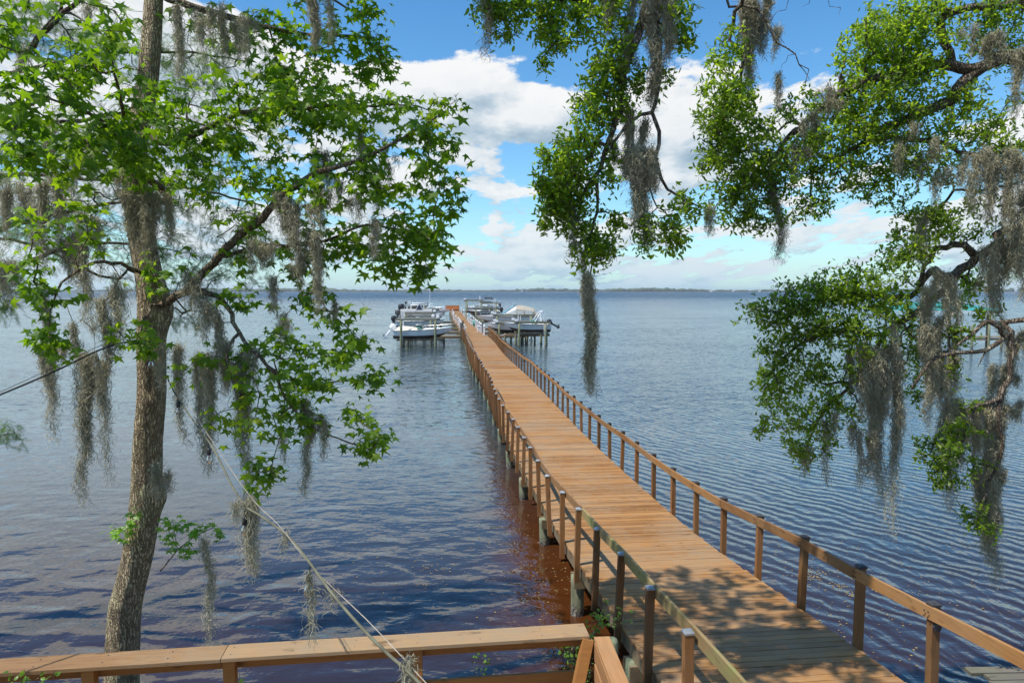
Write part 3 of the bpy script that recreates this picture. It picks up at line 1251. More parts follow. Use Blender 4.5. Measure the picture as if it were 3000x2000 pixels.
# moss on the sweetgum and the cypress (left half)
hang(Z3, 7.6, [
    (535, 880, 1750, 95, 1.7, 'broad moss curtain left of the sweetgum trunk, the lowest-hanging on that side'),
    (330, 850, 1200, 100, 1.2, 'grey moss hank hanging second from the left edge, above open water'),
    (240, 480, 1390, 40, .7, 'thin dark moss strand hanging left of the two wide hanks'),
    (430, 690, 1290, 36, .5, 'thread-thin moss strand between the two wide hanks left of the trunk'),
    (630, 520, 1600, 62, 1.2, 'slim long moss strand hanging closest to the left side of the sweetgum trunk'),
    (985, 820, 1420, 62, 1.0, 'moss strand hanging just right of the sweetgum trunk beside the light cable'),
    (1155, 870, 1560, 110, 1.7, 'thick dark moss hank right of the trunk with a thin tail'),
    (1330, 830, 1680, 110, 1.6, 'long moss hank hanging beside the small leaf sprig right of the cable'),
    (1790, 1190, 1640, 90, 1.1, 'moss hank trailing below the lowest sweetgum leaves above the river'),
    (1870, 1240, 1460, 36, .5, 'short thin moss strand right of the hank below the lowest sweetgum leaves'),
    (1615, 1310, 1530, 24, .4, 'small isolated moss wisp below the lower sweetgum leaves'),
    (1790, 160, 620, 64, 1.1, 'slender moss hank hanging at the horizon right of the rising limb'),
    (1635, -60, 340, 130, 1.7, 'bulky pale moss hank under the end of the rising sweetgum limb'),
    (1520, 240, 450, 110, 1.0, 'dark moss clump under the middle of the rising sweetgum limb'),
    (1560, 420, 630, 44, .6, None), (2140, 90, 320, 36, .7, None), (1640, 640, 860, 56, .8, None), (1920, 560, 690, 26, .5, None),
    (1100, 420, 640, 70, .8, None), (1200, 600, 820, 110, .9, None), (1260, 650, 960, 40, .9, None), (1440, 850, 1120, 60, .8, None),
    (800, -60, 330, 150, 1.6, 'shaggy moss mat wrapping the sweetgum trunk below its first fork'),
    (900, -40, 260, 90, 1.2, None), (730, -160, 60, 90, .9, None),
    (310, -120, 420, 90, 1.4, 'heavy grey moss column in front of the cypress limbs at left'),
    (400, 160, 660, 130, 1.6, 'wide pale moss mass between the cypress limbs and the sweetgum trunk'),
    (60, -80, 330, 110, .8, None), (60, 300, 560, 90, .7, None), (160, -60, 240, 80, .7, None), (520, 60, 420, 100, .7, None), (1830, -40, 140, 120, .8, None),
    (2030, 0, 170, 70, .6, None), (1700, 300, 500, 60, .6, None), (590, 640, 800, 60, .5, None), (690, 420, 700, 60, .5, None)])
hang(Z2, 8.2, [
    (2035, -30, 310, 56, 1.6, 'dense short moss rope hanging from the top edge left of the blue gap'),
    (2140, -20, 315, 18, .5, 'thread of moss hanging from the top edge beside the dense moss rope'),
    (1150, 40, 570, 46, .9, 'slanting moss strand just right of the upper sweetgum trunk'),
    (1330, 90, 420, 90, .7, None), (1440, 90, 480, 90, .9, 'ragged moss fringe below the high sweetgum branch'), (1560, 110, 430, 90, .8, None), (1660, 130, 420, 80, .7, None),
    (165, 350, 560, 60, .8, None), (350, 850, 1300, 70, 1.0, None), (540, 840, 1250, 66, 1.0, None),
    (2110, 1020, 1420, 90, 1.5, 'moss hank draped over the tip of the rising limb'), (600, -20, 120, 70, .8, None),
    (2390, 950, 1300, 70, .6, None), (2560, 1050, 1300, 90, .6, None), (2230, 1150, 1400, 60, .7, None), (2480, 1200, 1420, 40, .6, None)])
hang(at, 7.4, [
    (720, 930 + 540, 1690, 40, .9, None), (595, 1580, 1900, 18, .5, 'faint narrow moss strand hanging from the bright low sprig'),
    (490, 1400, 1500, 34, .9, None)])
# moss on the live oak (right half)
hang(Z5, 7.0, [
    (1240, -30, 640, 78, 2.6, 'thick pale moss rope hanging from the top edge at the middle of the oak'),
    (1120, 860, 1430, 165, 3.0, 'large teardrop moss clump hanging low in the middle oak branch'),
    (1072, 640, 1000, 44, 1.2, 'narrow moss neck above the teardrop moss clump'),
    (1165, 670, 1080, 32, .8, 'thin moss strand right of the teardrop moss clump'),
    (1130, -30, 240, 80, 1.2, 'dark moss sleeve round the middle oak branch at the top edge'),
    (1055, 190, 420, 80, .9, None), (950, -20, 220, 46, .8, None),
    (240, -20, 340, 24, .6, 'thin moss thread at the far left tip of the oak leaves'),
    (730, 1190, 1490, 34, .7, None), (1520, 1190, 1360, 34, .7, None), (815, 1450, 1580, 24, .6, None), (980, 800, 960, 40, .6, None)])
hang(A2, 6.9, [(1353, 636, 905, 19, 2.2, 'lone moss tail hanging over the river between dock and lower right foliage')])
hang(Z6, 8.2, [
    (215, 10, 580, 140, 2.2, 'broad grey moss sheet below the dead twig right of the middle branch'),
    (310, 140, 380, 60, .9, None), (365, 420, 640, 24, .6, None), (480, 850, 1050, 66, 1.0, None),
    (322, 1060, 1510, 36, 1.0, 'long pointed moss tail hanging against the low clouds'),
    (640, 560, 720, 110, 1.2, 'shaggy moss coat on the broken oak limb'), (550, 660, 850, 90, 1.2, None),
    (1620, 190, 380, 80, 1.0, None), (1750, 280, 680, 60, 1.2, None), (1110, 780, 1020, 66, .8, None), (1210, 850, 1050, 110, .8, None),
    (1520, 880, 1300, 150, 1.2, None), (1650, 900, 1420, 170, 1.6, 'tangled brown moss mass at the right edge above the curved limbs'), (1745, 1150, 1640, 110, 1.3, None),
    (1235, 1230, 1540, 46, .8, None), (1420, 1000, 1250, 80, .7, None), (1300, 950, 1180, 70, .6, None), (1040, 850, 1000, 50, .5, None), (1450, 150, 330, 50, .6, None)])
hang(Z7, 8.4, [
    (615, 470, 860, 90, 1.2, 'left one of the dark moss curtains under the lower right foliage'),
    (680, 450, 1150, 100, 1.8, 'middle moss curtain under the lower right foliage with a sharp tail'),
    (740, 440, 1245, 70, 1.4, 'longest moss curtain under the lower right foliage'),
    (485, 770, 1050, 36, .8, 'short moss tuft at the left below the lower right foliage'),
    (587, 790, 1050, 36, .8, 'narrow moss tuft left of the dark moss curtains'), (637, 830, 1010, 24, .6, None), (390, 880, 1000, 20, .5, None),
    (905, 370, 800, 100, 1.6, 'golden brown moss hank hanging from the curved limb'),
    (960, 470, 820, 80, 1.2, None), (1000, 690, 1170, 74, 1.3, 'dark moss hank left of the lowest moss beard'),
    (950, 150, 420, 90, 1.4, None), (1170, 30, 350, 80, 1.4, None), (1240, -10, 340, 90, 1.5, None), (880, 250, 480, 60, 1.0, None),
    (1225, 380, 600, 56, 1.5, 'tight moss sleeve on the vertical branch near the right edge'), (1195, 560, 760, 90, 1.5, None), (1250, 670, 770, 46, .9, None),
    (1130, 690, 1070, 110, 1.8, None), (1165, 740, 1150, 80, 1.5, None), (1150, 1000, 1490, 100, 1.9, 'lowest moss beard near the right edge, almost touching the water'),
    (1060, 720, 950, 50, .8, None), (640, 600, 760, 60, .8, None)])


# ---------- sweetgum
def pts(conv, Y, lst):
    return [conv(p[0], p[1], p[2] if len(p) > 2 else Y) for p in lst]


def sweetgum():
    r = np.random.default_rng(21)
    TY = 8.5
    trunk = [at(352, 2260, TY), at(352, 2080, TY), at(358, 1930, TY), at(366, 1780, TY), at(400, 1630, TY), at(424, 1460, TY), at(431, 1300, TY), at(443, 1150, TY), at(442, 1000, TY),
             at(445, 860, TY), at(422, 720, TY), at(402, 580, TY), at(398, 430, TY), at(432, 250, TY), at(450, 0, TY), at(452, -300, TY), at(440, -700, TY)]
    base = np.array([trunk[0][0], TY, 0.0])
    root = empty('sweetgum_tree', base, 0, 'leaning sweetgum with star-shaped leaves rising behind the foreground railing', 'tree')
    # trunk: own mesh, knots and flutes
    q, t = resample(trunk, .07)
    rad = np.interp(q[:, 2], [0, 1.5, 4, 6.2, 8, 9.8, 12, 14], [.24, .20, .172, .160, .135, .10, .075, .045])
    mb = MB()
    nS = 30
    rows = []
    ph = r.uniform(0, 6, 5)
    knots = [(3.55, .2, .07, .16), (5.95, .3, .09, .25), (6.9, 2.6, .05, .2), (2.2, 4.4, .03, .1), (8.0, 3.0, .05, .16), (4.8, 5.2, .025, .1)]
    for i in range(len(q)):
        z = q[i, 2]
        ring = []
        for k in range(nS):
            a = 2 * math.pi * k / nS
            f = 1 + .05 * math.sin(3 * a + ph[0] + z * .6) + .03 * math.sin(5 * a + ph[1] - z * 1.1) + .02 * math.sin(9 * a + z * 3) + r.normal(0, .008)
            rr = rad[i] * f
            for kz, ka, kd, kw in knots:
                da = (a - ka + math.pi) % (2 * math.pi) - math.pi
                rr += kd * math.exp(-(da / .55) ** 2 - ((z - kz) / kw) ** 2)
            if z < .8:
                rr *= 1 + .5 * (1 - z / .8) ** 2
            ring.append(q[i] - base + np.array([rr * math.cos(a), rr * math.sin(a), 0]))
        rows.append(ring)
    mb.loft(rows, closed=True)
    mb.build('trunk', M['sweetgum_bark'], root, smooth=True)
    limbs = [(trunk, .16, .05),
             (pts(A2, 0, [(375, 700, 8.45), (440, 655, 8.3), (500, 590, 8.1), (600, 500, 7.8), (700, 410, 7.6), (790, 380, 7.6), (900, 330, 7.8), (1010, 265, 8.0)]), .075, .008),
             (pts(A2, 0, [(500, 590, 8.1), (600, 565, 8.0), (720, 560, 8.0), (850, 520, 8.1), (1000, 540, 8.3)]), .028, .006),
             (pts(A2, 0, [(440, 655, 8.2), (520, 700, 7.8), (545, 760, 7.6), (620, 850, 7.5), (680, 950, 7.5), (760, 1000, 7.6), (850, 1030, 7.7)]), .036, .006),
             (pts(A2, 0, [(545, 760, 7.6), (520, 830, 7.4), (540, 900, 7.3)]), .02, .006),
             (pts(A2, 0, [(620, 850, 7.5), (720, 880, 7.6), (840, 870, 7.8)]), .016, .005),
             (pts(A2, 0, [(640, 470, 7.75), (720, 640, 7.7), (760, 720, 7.8), (830, 780, 7.9)]), .014, .005),
             (pts(A2, 0, [(390, 455, 8.45), (330, 400, 8.0), (290, 340, 7.4), (250, 290, 6.8), (180, 250, 6.3), (100, 220, 6.0)]), .05, .008),
             (pts(A2, 0, [(290, 340, 7.4), (280, 250, 7.0), (260, 160, 6.6), (240, 80, 6.4)]), .026, .006),
             (pts(A2, 0, [(320, 300, 8.5), (380, 330, 8.2), (470, 300, 8.0), (560, 260, 8.0), (700, 250, 8.0), (850, 240, 8.1), (960, 240, 8.2)]), .045, .007),
             (pts(A2, 0, [(345, -20, 8.5), (440, 15, 8.6), (560, 50, 8.8), (700, 80, 9.0), (840, 90, 9.2), (890, 170, 9.3)]), .05, .007),
             (pts(A2, 0, [(345, -120, 8.5), (500, -100, 8.8), (700, -30, 9.1), (800, 20, 9.3)]), .05, .01),
             (pts(A2, 0, [(350, 640, 8.4), (250, 600, 7.6), (150, 640, 7.0), (110, 760, 6.8)]), .03, .006),
             (pts(A2, 0, [(345, 700, 8.3), (330, 740, 7.8), (320, 790, 7.4)]), .02, .005),
             # crown above the picture
             ([at(450, -200, TY), np.array([-2.5, 8.0, 12.0]), np.array([-.6, 8.6, 12.8])], .07, .015),
             ([at(450, -350, TY), np.array([-5.5, 7.0, 13.0]), np.array([-7, 6.4, 13.4])], .06, .015),
             ([at(450, -300, TY), np.array([-3.6, 6.2, 12.4]), np.array([-2.4, 4.6, 12.8])], .06, .015)]
    L = [(130, 90, 150, 130, 6.3, .5, 26), (70, 260, 130, 140, 6.2, .6, 34), (230, 190, 110, 150, 6.7, .5, 40), (200, 330, 170, 80, 6.8, .5, 36), (330, 260, 90, 80, 7.4, .4, 16),
         (390, 370, 130, 80, 7.8, .5, 34), (480, 260, 110, 90, 8.0, .5, 36), (600, 260, 120, 100, 8.0, .5, 44), (710, 240, 110, 70, 8.0, .5, 40), (560, 400, 150, 70, 7.9, .5, 40), (790, 290, 80, 80, 8.0, .4, 26),
         (900, 240, 50, 30, 8.1, .25, 12), (1030, 245, 40, 26, 8.2, .2, 10), (1000, 330, 40, 40, 8.0, .3, 13), (900, 400, 110, 80, 7.8, .45, 40), (1000, 400, 60, 90, 8.0, .3, 28), (800, 440, 120, 50, 7.7, .4, 22),
         (820, 560, 140, 55, 8.0, .5, 44), (970, 545, 80, 45, 8.2, .4, 30), (930, 620, 80, 30, 8.2, .3, 18), (660, 560, 120, 50, 8.0, .4, 20), (520, 540, 100, 70, 7.9, .4, 14),
         (700, 150, 130, 90, 8.9, .5, 34), (860, 90, 50, 70, 9.2, .3, 20), (830, 150, 40, 50, 9.3, .25, 12), (720, 40, 130, 60, 9.1, .5, 32), (620, 120, 110, 80, 8.8, .5, 14), (500, 60, 110, 60, 8.7, .4, 12), (890, 140, 22, 30, 9.3, .2, 7),
         (690, 190, 90, 40, 8.9, .4, 24),
         (540, 690, 40, 20, 7.7, .2, 7), (650, 780, 50, 40, 7.5, .3, 13), (740, 830, 70, 45, 7.7, .3, 18), (810, 770, 60, 40, 7.9, .3, 12), (850, 860, 36, 32, 7.8, .2, 9), (680, 900, 90, 50, 7.5, .35, 20),
         (640, 960, 100, 45, 7.5, .35, 18), (830, 950, 36, 24, 7.7, .2, 8), (830, 1015, 60, 34, 7.7, .25, 14), (590, 1080, 40, 36, 7.3, .25, 10), (600, 860, 70, 40, 7.5, .3, 9), (760, 690, 60, 30, 7.8, .3, 8), (700, 650, 70, 30, 7.9, .3, 8), (470, 830, 60, 24, 7.4, .3, 6), (540, 940, 60, 50, 7.4, .3, 9),
         (320, 780, 40, 50, 7.3, .2, 11), (110, 770, 50, 40, 6.8, .2, 10), (100, 660, 50, 30, 6.8, .2, 8), (355, 620, 40, 26, 8.0, .15, 7), (90, 490, 40, 60, 6.7, .2, 8), (200, 480, 60, 60, 7.2, .3, 7), (70, 600, 40, 30, 6.8, .2, 4), (190, 560, 30, 20, 7.0, .2, 3),
         (40, 80, 60, 110, 6.0, .3, 14), (20, 330, 50, 60, 5.9, .3, 8)]
    T = clusters(L, r, A2)
    nvis = len(T)
    # unseen top of the crown, which shades the near dock
    up = np.concatenate([ell(np.array([-3.0, 7.6, 12.6]), (2.0, 1.8, .7), 36, r), ell(np.array([-5.5, 8.4, 13.6]), (1.6, 1.4, .8), 8, r)])
    T = np.concatenate([T, up])
    anchors = np.array([m[0] for m in MOSS if m[0][0] < -0.5 and m[0][2] > 4.2])
    N, PA, RD, tip = seg_tree(limbs, np.concatenate([T, anchors]), .13, .03, 5)
    N = N - base
    mbw = wood_mesh(N, PA, RD * (RD < .159), tip, .0032, .40)
    # the trunk chain stays hidden inside the trunk mesh
    mbw.build('branches', M['gum_twig'], root, smooth=True)
    tp = tip[:len(T)]
    P, AX, NR, SZ = [], [], [], []
    for i, k in enumerate(tp):
        p = N[k]
        dr = norm(N[k] - N[PA[k]] + np.array([0, 0, -.02]))
        nl = r.integers(7, 11) if i < nvis else 9
        for j in range(nl):
            a = 2.4 * j + r.uniform(0, 1)
            b = p - dr * r.uniform(-.02, .20) + r.normal(0, .075, 3)
            h = np.array([math.cos(a), math.sin(a), 0])
            ax = norm(h * r.uniform(.5, 1.0) + dr * .55 + np.array([0, 0, -r.uniform(.35, 1.5)]))
            nr = norm(np.array([0, 0, 1.0]) + h * .5 + r.normal(0, .35, 3))
            b = b + ax * r.uniform(.01, .05)
            P.append(b)
            AX.append(ax)
            NR.append(nr)
            SZ.append(r.uniform(.065, .140) if i < nvis else .16)
    P, AX, NR, SZ = map(np.array, (P, AX, NR, SZ))
    vis, dep = in_view(P + base)
    score = np.where(vis, SZ / dep, 0)
    order = np.argsort(-score)
    big, rest = order[:300], order[300:]
    leaf_objects(GUM_V, GUM_F, P[big], AX[big], NR[big], SZ[big], M['gum_leaf'], root, (0, 0, 0))
    me = leaf_mesh('foliage', GUM_V, GUM_F, P[rest], AX[rest], NR[rest], SZ[rest], r.uniform(0, 1, len(rest)), M['gum_leaf'])
    tag(obj_from('foliage', me, None, root), None, None, None, 'stuff')
    # bright young shoot low on the trunk
    b0 = at(470, 1672, 8.4) - base
    sp = [b0, at(520, 1610, 8.3) - base, at(570, 1570, 8.2) - base, at(625, 1545, 8.15) - base]
    sh = [(sp, .010, .004), ([sp[1], at(505, 1520, 8.25) - base], .005, .003), ([at(420, 1600, 8.2) - base, at(380, 1545, 8.1) - base, at(335, 1550, 8.0) - base], .006, .003)]
    mbs = MB()
    for q_, a_, b_ in sh:
        mbs.tube(q_, np.linspace(a_, b_, len(q_)), 5)
    o = mbs.build('young_shoot', M['oak_bark'], root)
    cl = [(625, 1545), (600, 1530), (570, 1560), (540, 1590), (560, 1610), (505, 1520), (520, 1545), (490, 1560), (500, 1590), (640, 1560), (585, 1545), (540, 1620), (335, 1550), (360, 1540), (385, 1525), (395, 1500), (350, 1565), (372, 1560), (545, 1530), (480, 1535)]
    P, AX, NR, SZ = [], [], [], []
    for (x, y) in cl:
        c = at(x, y, 8.15 + r.normal(0, .06)) - base
        for j in range(8):
            a = 2.4 * j + r.uniform(0, 1)
            h = np.array([math.cos(a), math.sin(a), 0])
            P.append(c + r.normal(0, .035, 3))
            AX.append(norm(h + np.array([0, 0, -r.uniform(0, .9)])))
            NR.append(norm(np.array([0, 0, 1.0]) + h * .5 + r.normal(0, .3, 3)))
            SZ.append(r.uniform(.06, .115))
    me = leaf_mesh('young_leaves', GUM_V, GUM_F, *map(np.array, (P, AX, NR, SZ)), r.uniform(0, 1, len(P)), M['young_leaf'])
    tag(obj_from('young_leaves', me, None, root), 'bright fresh green leaves low on the trunk', None, None, 'stuff')


sweetgum()


# ---------- live oak: trunk on the bank right of the picture, limbs reaching in
def oak():
    r = np.random.default_rng(33)
    base = np.array([10.6, 4.0, 1.2])
    root = empty('live_oak', base, 0, 'live oak whose mossy limbs reach in from the right and hang from above', 'tree')
    tr = [base + (0, 0, -.3), base + (0, 0, 1.0), base + (-.15, .1, 2.6), base + (-.1, .3, 4.2), base + (.1, .6, 6.0), base + (.3, .6, 8.0), base + (-.2, .5, 10)]
    c5 = lambda Y, l: pts(Z5, Y, l)
    c6 = lambda Y, l: pts(Z6, Y, l)
    c7 = lambda Y, l: pts(Z7, Y, l)
    limbs = [(tr, .45, .16),
             # upper right limb
             ([tr[4], np.array([8.8, 7.2, 8.3])] + c6(8.6, [(1764, 330), (1600, 350), (1500, 400), (1400, 390), (1220, 370)]) + c6(8.4, [(1000, 440), (850, 470), (725, 530), (640, 600), (540, 690), (440, 760), (380, 830), (330, 950)]), .19, .018),
             (c6(8.6, [(1500, 400), (1400, 490), (1350, 570), (1200, 640), (1000, 720), (900, 800), (700, 900), (560, 990)]), .085, .012),
             (c6(8.5, [(725, 530), (735, 480), (715, 445)]), .05, .025),
             (c6(8.6, [(1400, 390), (1330, 300), (1290, 200), (1300, 100), (1400, 60), (1600, 40), (1764, 10)]), .05, .04),
             (c6(8.4, [(480, 740), (420, 690), (360, 740), (330, 790)]), .022, .01),
             (c6(8.5, [(900, 800), (1050, 800), (1200, 810), (1340, 840), (1500, 900), (1650, 870)]), .03, .012),
             (c6(8.6, [(1764, 1040), (1600, 1080), (1480, 1100), (1380, 1090), (1300, 1180), (1200, 1240)]), .04, .012),
             # curved lower right limbs
             ([tr[3], np.array([8.6, 7.0, 6.6])] + c7(8.6, [(1290, -40), (1170, 20), (1080, 80), (1000, 150), (920, 240), (850, 290), (700, 400), (640, 540), (560, 600), (430, 600)]), .15, .014),
             (c7(8.6, [(1080, 80), (1040, 30), (980, 22), (920, 45), (870, 110), (840, 190)]), .05, .02),
             (c7(8.6, [(990, 150), (950, 150), (905, 122), (870, 160), (800, 240), (560, 230), (400, 260), (230, 300)]), .045, .012),
             (c7(8.5, [(700, 400), (560, 380), (420, 400), (300, 470), (230, 560)]), .025, .01),
             (c7(8.5, [(560, 600), (470, 700), (400, 800), (370, 900)]), .018, .008),
             # right edge limb with hanging branch
             ([tr[3], np.array([8.2, 6.6, 5.6])] + c7(8.2, [(1290, 335), (1230, 390), (1180, 430), (1110, 465), (1000, 480), (900, 500), (820, 620)]), .10, .015),
             (c7(8.2, [(1200, 400), (1160, 350), (1130, 340), (1060, 400), (1000, 440)]), .04, .015),
             (c7(8.2, [(1110, 465), (1105, 500), (1090, 530)]), .014, .006),
             (c7(8.2, [(1225, 395), (1232, 500), (1215, 590), (1150, 680), (1080, 700), (1045, 760), (1020, 860)]), .045, .014),
             (c7(8.2, [(1180, 640), (1180, 760), (1185, 880), (1140, 1020), (1095, 1160), (1080, 1200)]), .03, .01),
             # limb passing overhead and the branch hanging in the middle
             ([tr[5], np.array([6.5, 5.4, 10.4]), np.array([3.6, 6.2, 10.5]), np.array([1.6, 6.8, 10.3]), np.array([-1.2, 6.4, 10.5]), np.array([-3.5, 5.2, 11.0])], .16, .05),
             ([np.array([1.6, 6.8, 10.3])] + c5(7.0, [(1170, -50), (1120, 180), (1050, 330), (1030, 480), (1000, 650), (930, 850), (880, 1010), (800, 1090), (790, 1200)]), .060, .010),
             (c5(7.0, [(1030, 530), (1060, 620), (1085, 840)]), .025, .012),
             ([np.array([2.0, 6.9, 10.3])] + c5(7.0, [(1245, 0), (1240, 300), (1225, 590), (1170, 660), (1080, 690), (1040, 740), (960, 860)]), .045, .014),
             (c5(7.0, [(1205, 640), (1215, 720), (1245, 770), (1220, 930), (1250, 1040), (1330, 1110), (1440, 1180)]), .028, .008),
             (c5(7.0, [(1220, 930), (1190, 1080), (1230, 1190)]), .012, .005),
             (c5(7.0, [(880, 1010), (890, 1150), (858, 1300), (850, 1500), (840, 1620)]), .014, .007),
             ([np.array([1.0, 6.9, 10.2])] + c5(7.2, [(900, -40), (700, -10), (560, 30), (400, 20), (250, 30)]), .04, .008),
             # dead twig, top right of the middle
             ([np.array([3.0, 6.6, 10.4])] + c6(8.0, [(60, -60), (230, 50), (300, 170), (350, 240), (430, 290), (490, 380), (540, 460)]), .035, .004),
             (c6(8.0, [(430, 290), (400, 330), (390, 350)]), .005, .003), (c6(8.0, [(490, 380), (520, 420), (505, 500)]), .005, .003), (c6(8.0, [(300, 170), (350, 200), (378, 240)]), .008, .004),
             ([np.array([4.2, 6.4, 10.4])] + c6(8.0, [(440, -60), (430, 40), (350, 60)]), .012, .003), ([np.array([4.2, 6.4, 10.4])] + c6(8.0, [(640, -40), (720, 30), (690, 100)]), .012, .003),
             ([np.array([4.2, 6.4, 10.4])] + c6(8.0, [(540, -50), (540, 10), (500, 40)]), .012, .003),
             ([np.array([3.0, 6.6, 10.4])] + c6(8.0, [(100, 100), (150, 330), (120, 560), (30, 700)]), .03, .008)]
    T = []
    C5 = [(230, 60, 90, 80, 7.2, .3, 26), (360, 150, 80, 110, 7.2, .3, 34), (420, 40, 130, 60, 7.2, .4, 36), (590, 150, 70, 110, 7.2, .3, 36), (700, 260, 80, 80, 7.1, .3, 26), (680, 60, 120, 90, 7.2, .4, 44),
          (830, 130, 80, 100, 7.1, .3, 30), (1000, 80, 120, 130, 7.1, .4, 60), (1340, 110, 110, 130, 7.1, .35, 46), (1390, 250, 50, 40, 7.1, .2, 10), (570, 370, 25, 55, 7.1, .1, 8),
          (960, 330, 110, 100, 7.0, .35, 44), (900, 480, 120, 110, 7.0, .35, 54), (1110, 480, 80, 100, 7.0, .3, 24), (850, 620, 110, 90, 7.0, .35, 44), (1000, 640, 90, 90, 7.0, .3, 20), (800, 790, 100, 90, 7.0, .35, 36), (690, 900, 140, 90, 7.0, .4, 66),
          (640, 1020, 120, 110, 7.0, .4, 70), (740, 1080, 120, 110, 7.0, .4, 60), (620, 1180, 90, 100, 7.0, .35, 50), (560, 1080, 50, 60, 7.0, .25, 10), (720, 1250, 110, 100, 7.0, .35, 48), (800, 1440, 90, 90, 7.0, .3, 34), (900, 1420, 70, 70, 7.0, .3, 20), (560, 1310, 30, 50, 7.0, .15, 7),
          (960, 1440, 70, 60, 7.0, .25, 18), (1150, 1380, 70, 110, 7.0, .3, 22), (1010, 1290, 60, 70, 7.0, .3, 14), (960, 1050, 60, 70, 7.0, .3, 14), (1290, 430, 40, 60, 7.0, .2, 10), (1000, 900, 60, 60, 7.0, .3, 10),
          (1390, 1210, 90, 80, 7.0, .3, 30), (1340, 1400, 60, 60, 7.0, .2, 20), (1300, 1290, 50, 40, 7.0, .2, 10)]
    T.append(clusters(C5, r, Z5))
    C6 = [(60, 330, 110, 130, 8.0, .5, 40), (20, 620, 130, 180, 8.0, .6, 120), (160, 780, 160, 150, 8.1, .6, 110), (100, 560, 120, 90, 8.0, .5, 40), (60, 960, 160, 170, 8.1, .6, 120), (250, 960, 140, 170, 8.2, .6, 90), (60, 1180, 130, 120, 8.1, .5, 60), (250, 1250, 120, 100, 8.2, .4, 40), (330, 1060, 110, 110, 8.2, .4, 44),
          (460, 620, 110, 70, 8.4, .4, 26), (620, 570, 60, 40, 8.4, .3, 8), (480, 900, 110, 110, 8.4, .5, 60), (600, 790, 110, 120, 8.4, .5, 60), (740, 700, 130, 160, 8.5, .6, 96), (520, 1200, 110, 90, 8.4, .4, 26), (620, 1200, 60, 60, 8.4, .3, 10), (660, 1000, 130, 110, 8.5, .5, 50),
          (860, 230, 110, 120, 8.5, .5, 70), (1000, 180, 140, 110, 8.6, .6, 90), (960, 360, 170, 110, 8.6, .6, 120), (1150, 330, 130, 130, 8.6, .6, 90), (1100, 100, 160, 90, 8.6, .6, 70), (880, 540, 160, 100, 8.5, .6, 100), (1100, 520, 160, 110, 8.6, .6, 100), (760, 370, 50, 60, 8.5, .3, 10),
          (950, 700, 170, 110, 8.5, .6, 90), (1180, 680, 120, 90, 8.5, .5, 40), (900, 900, 170, 110, 8.5, .6, 80), (1080, 960, 130, 110, 8.5, .5, 50), (1000, 1080, 110, 90, 8.5, .4, 40), (820, 1080, 70, 60, 8.5, .3, 14), (1430, 560, 100, 80, 8.6, .4, 36), (1420, 760, 150, 140, 8.6, .6, 60), (1600, 680, 140, 110, 8.6, .6, 40), (1260, 880, 110, 90, 8.5, .5, 26),
          (1260, 60, 110, 80, 8.6, .5, 34), (1450, 100, 110, 100, 8.7, .5, 30), (1560, 160, 110, 110, 8.7, .5, 44), (1680, 120, 100, 120, 8.7, .5, 44), (1700, 300, 70, 90, 8.7, .4, 20), (1730, 430, 40, 60, 8.7, .3, 8), (1520, 260, 70, 60, 8.7, .4, 16), (1280, 1020, 70, 60, 8.5, .3, 16), (1560, 880, 140, 100, 8.6, .5, 34), (1700, 900, 90, 140, 8.6, .5, 30),
          (1170, 1280, 130, 100, 8.5, .5, 60), (1090, 1430, 120, 90, 8.5, .5, 60), (1040, 1520, 100, 60, 8.5, .4, 26), (1300, 1300, 90, 80, 8.5, .4, 24), (1500, 1200, 120, 90, 8.6, .5, 24), (1700, 1450, 90, 110, 8.6, .4, 26), (1430, 1330, 80, 60, 8.6, .4, 16)]
    T.append(clusters(C6, r, Z6))
    C7 = [(150, 310, 70, 50, 8.5, .35, 22), (270, 280, 90, 80, 8.5, .4, 50), (400, 230, 110, 70, 8.5, .45, 70), (540, 190, 110, 80, 8.5, .45, 70), (660, 210, 110, 90, 8.5, .45, 60), (330, 370, 130, 90, 8.5, .5, 80), (500, 330, 130, 100, 8.5, .5, 96), (650, 340, 110, 90, 8.5, .5, 60), (760, 270, 80, 80, 8.6, .4, 40),
          (240, 460, 80, 80, 8.5, .4, 34), (400, 470, 120, 90, 8.5, .5, 50), (560, 460, 110, 90, 8.5, .5, 50), (230, 600, 70, 70, 8.5, .35, 40), (330, 560, 90, 80, 8.5, .4, 36), (470, 580, 100, 80, 8.5, .4, 36), (280, 720, 90, 80, 8.5, .4, 44), (400, 700, 90, 80, 8.5, .4, 40), (190, 800, 30, 40, 8.4, .2, 8), (350, 850, 60, 70, 8.5, .3, 34), (440, 830, 60, 60, 8.5, .3, 22), (370, 930, 40, 40, 8.5, .2, 10), (490, 790, 20, 30, 8.5, .1, 4), (580, 760, 40, 50, 8.5, .2, 7), (510, 690, 60, 50, 8.5, .3, 10),
          (1060, 250, 90, 90, 8.8, .4, 44), (1060, 180, 80, 60, 8.8, .4, 20), (830, 440, 70, 80, 8.9, .4, 40), (840, 540, 60, 70, 8.9, .3, 36), (830, 640, 50, 60, 8.9, .3, 20), (1000, 390, 60, 50, 8.4, .3, 20), (980, 560, 40, 60, 8.3, .3, 10), (920, 870, 70, 50, 8.2, .3, 26), (980, 800, 40, 40, 8.2, .2, 12), (860, 880, 40, 40, 8.2, .2, 10), (950, 1010, 60, 50, 8.2, .25, 22), (930, 950, 40, 40, 8.2, .2, 10), (1070, 1150, 40, 70, 8.2, .2, 16), (1150, 1210, 40, 50, 8.2, .2, 9), (1080, 960, 50, 50, 8.2, .2, 9), (540, 710, 30, 20, 8.9, .2, 6), (1050, 800, 60, 120, 8.2, .3, 14)]
    T.append(clusters(C7, r, Z7))
    T = np.concatenate(T)
    nvis = len(T)
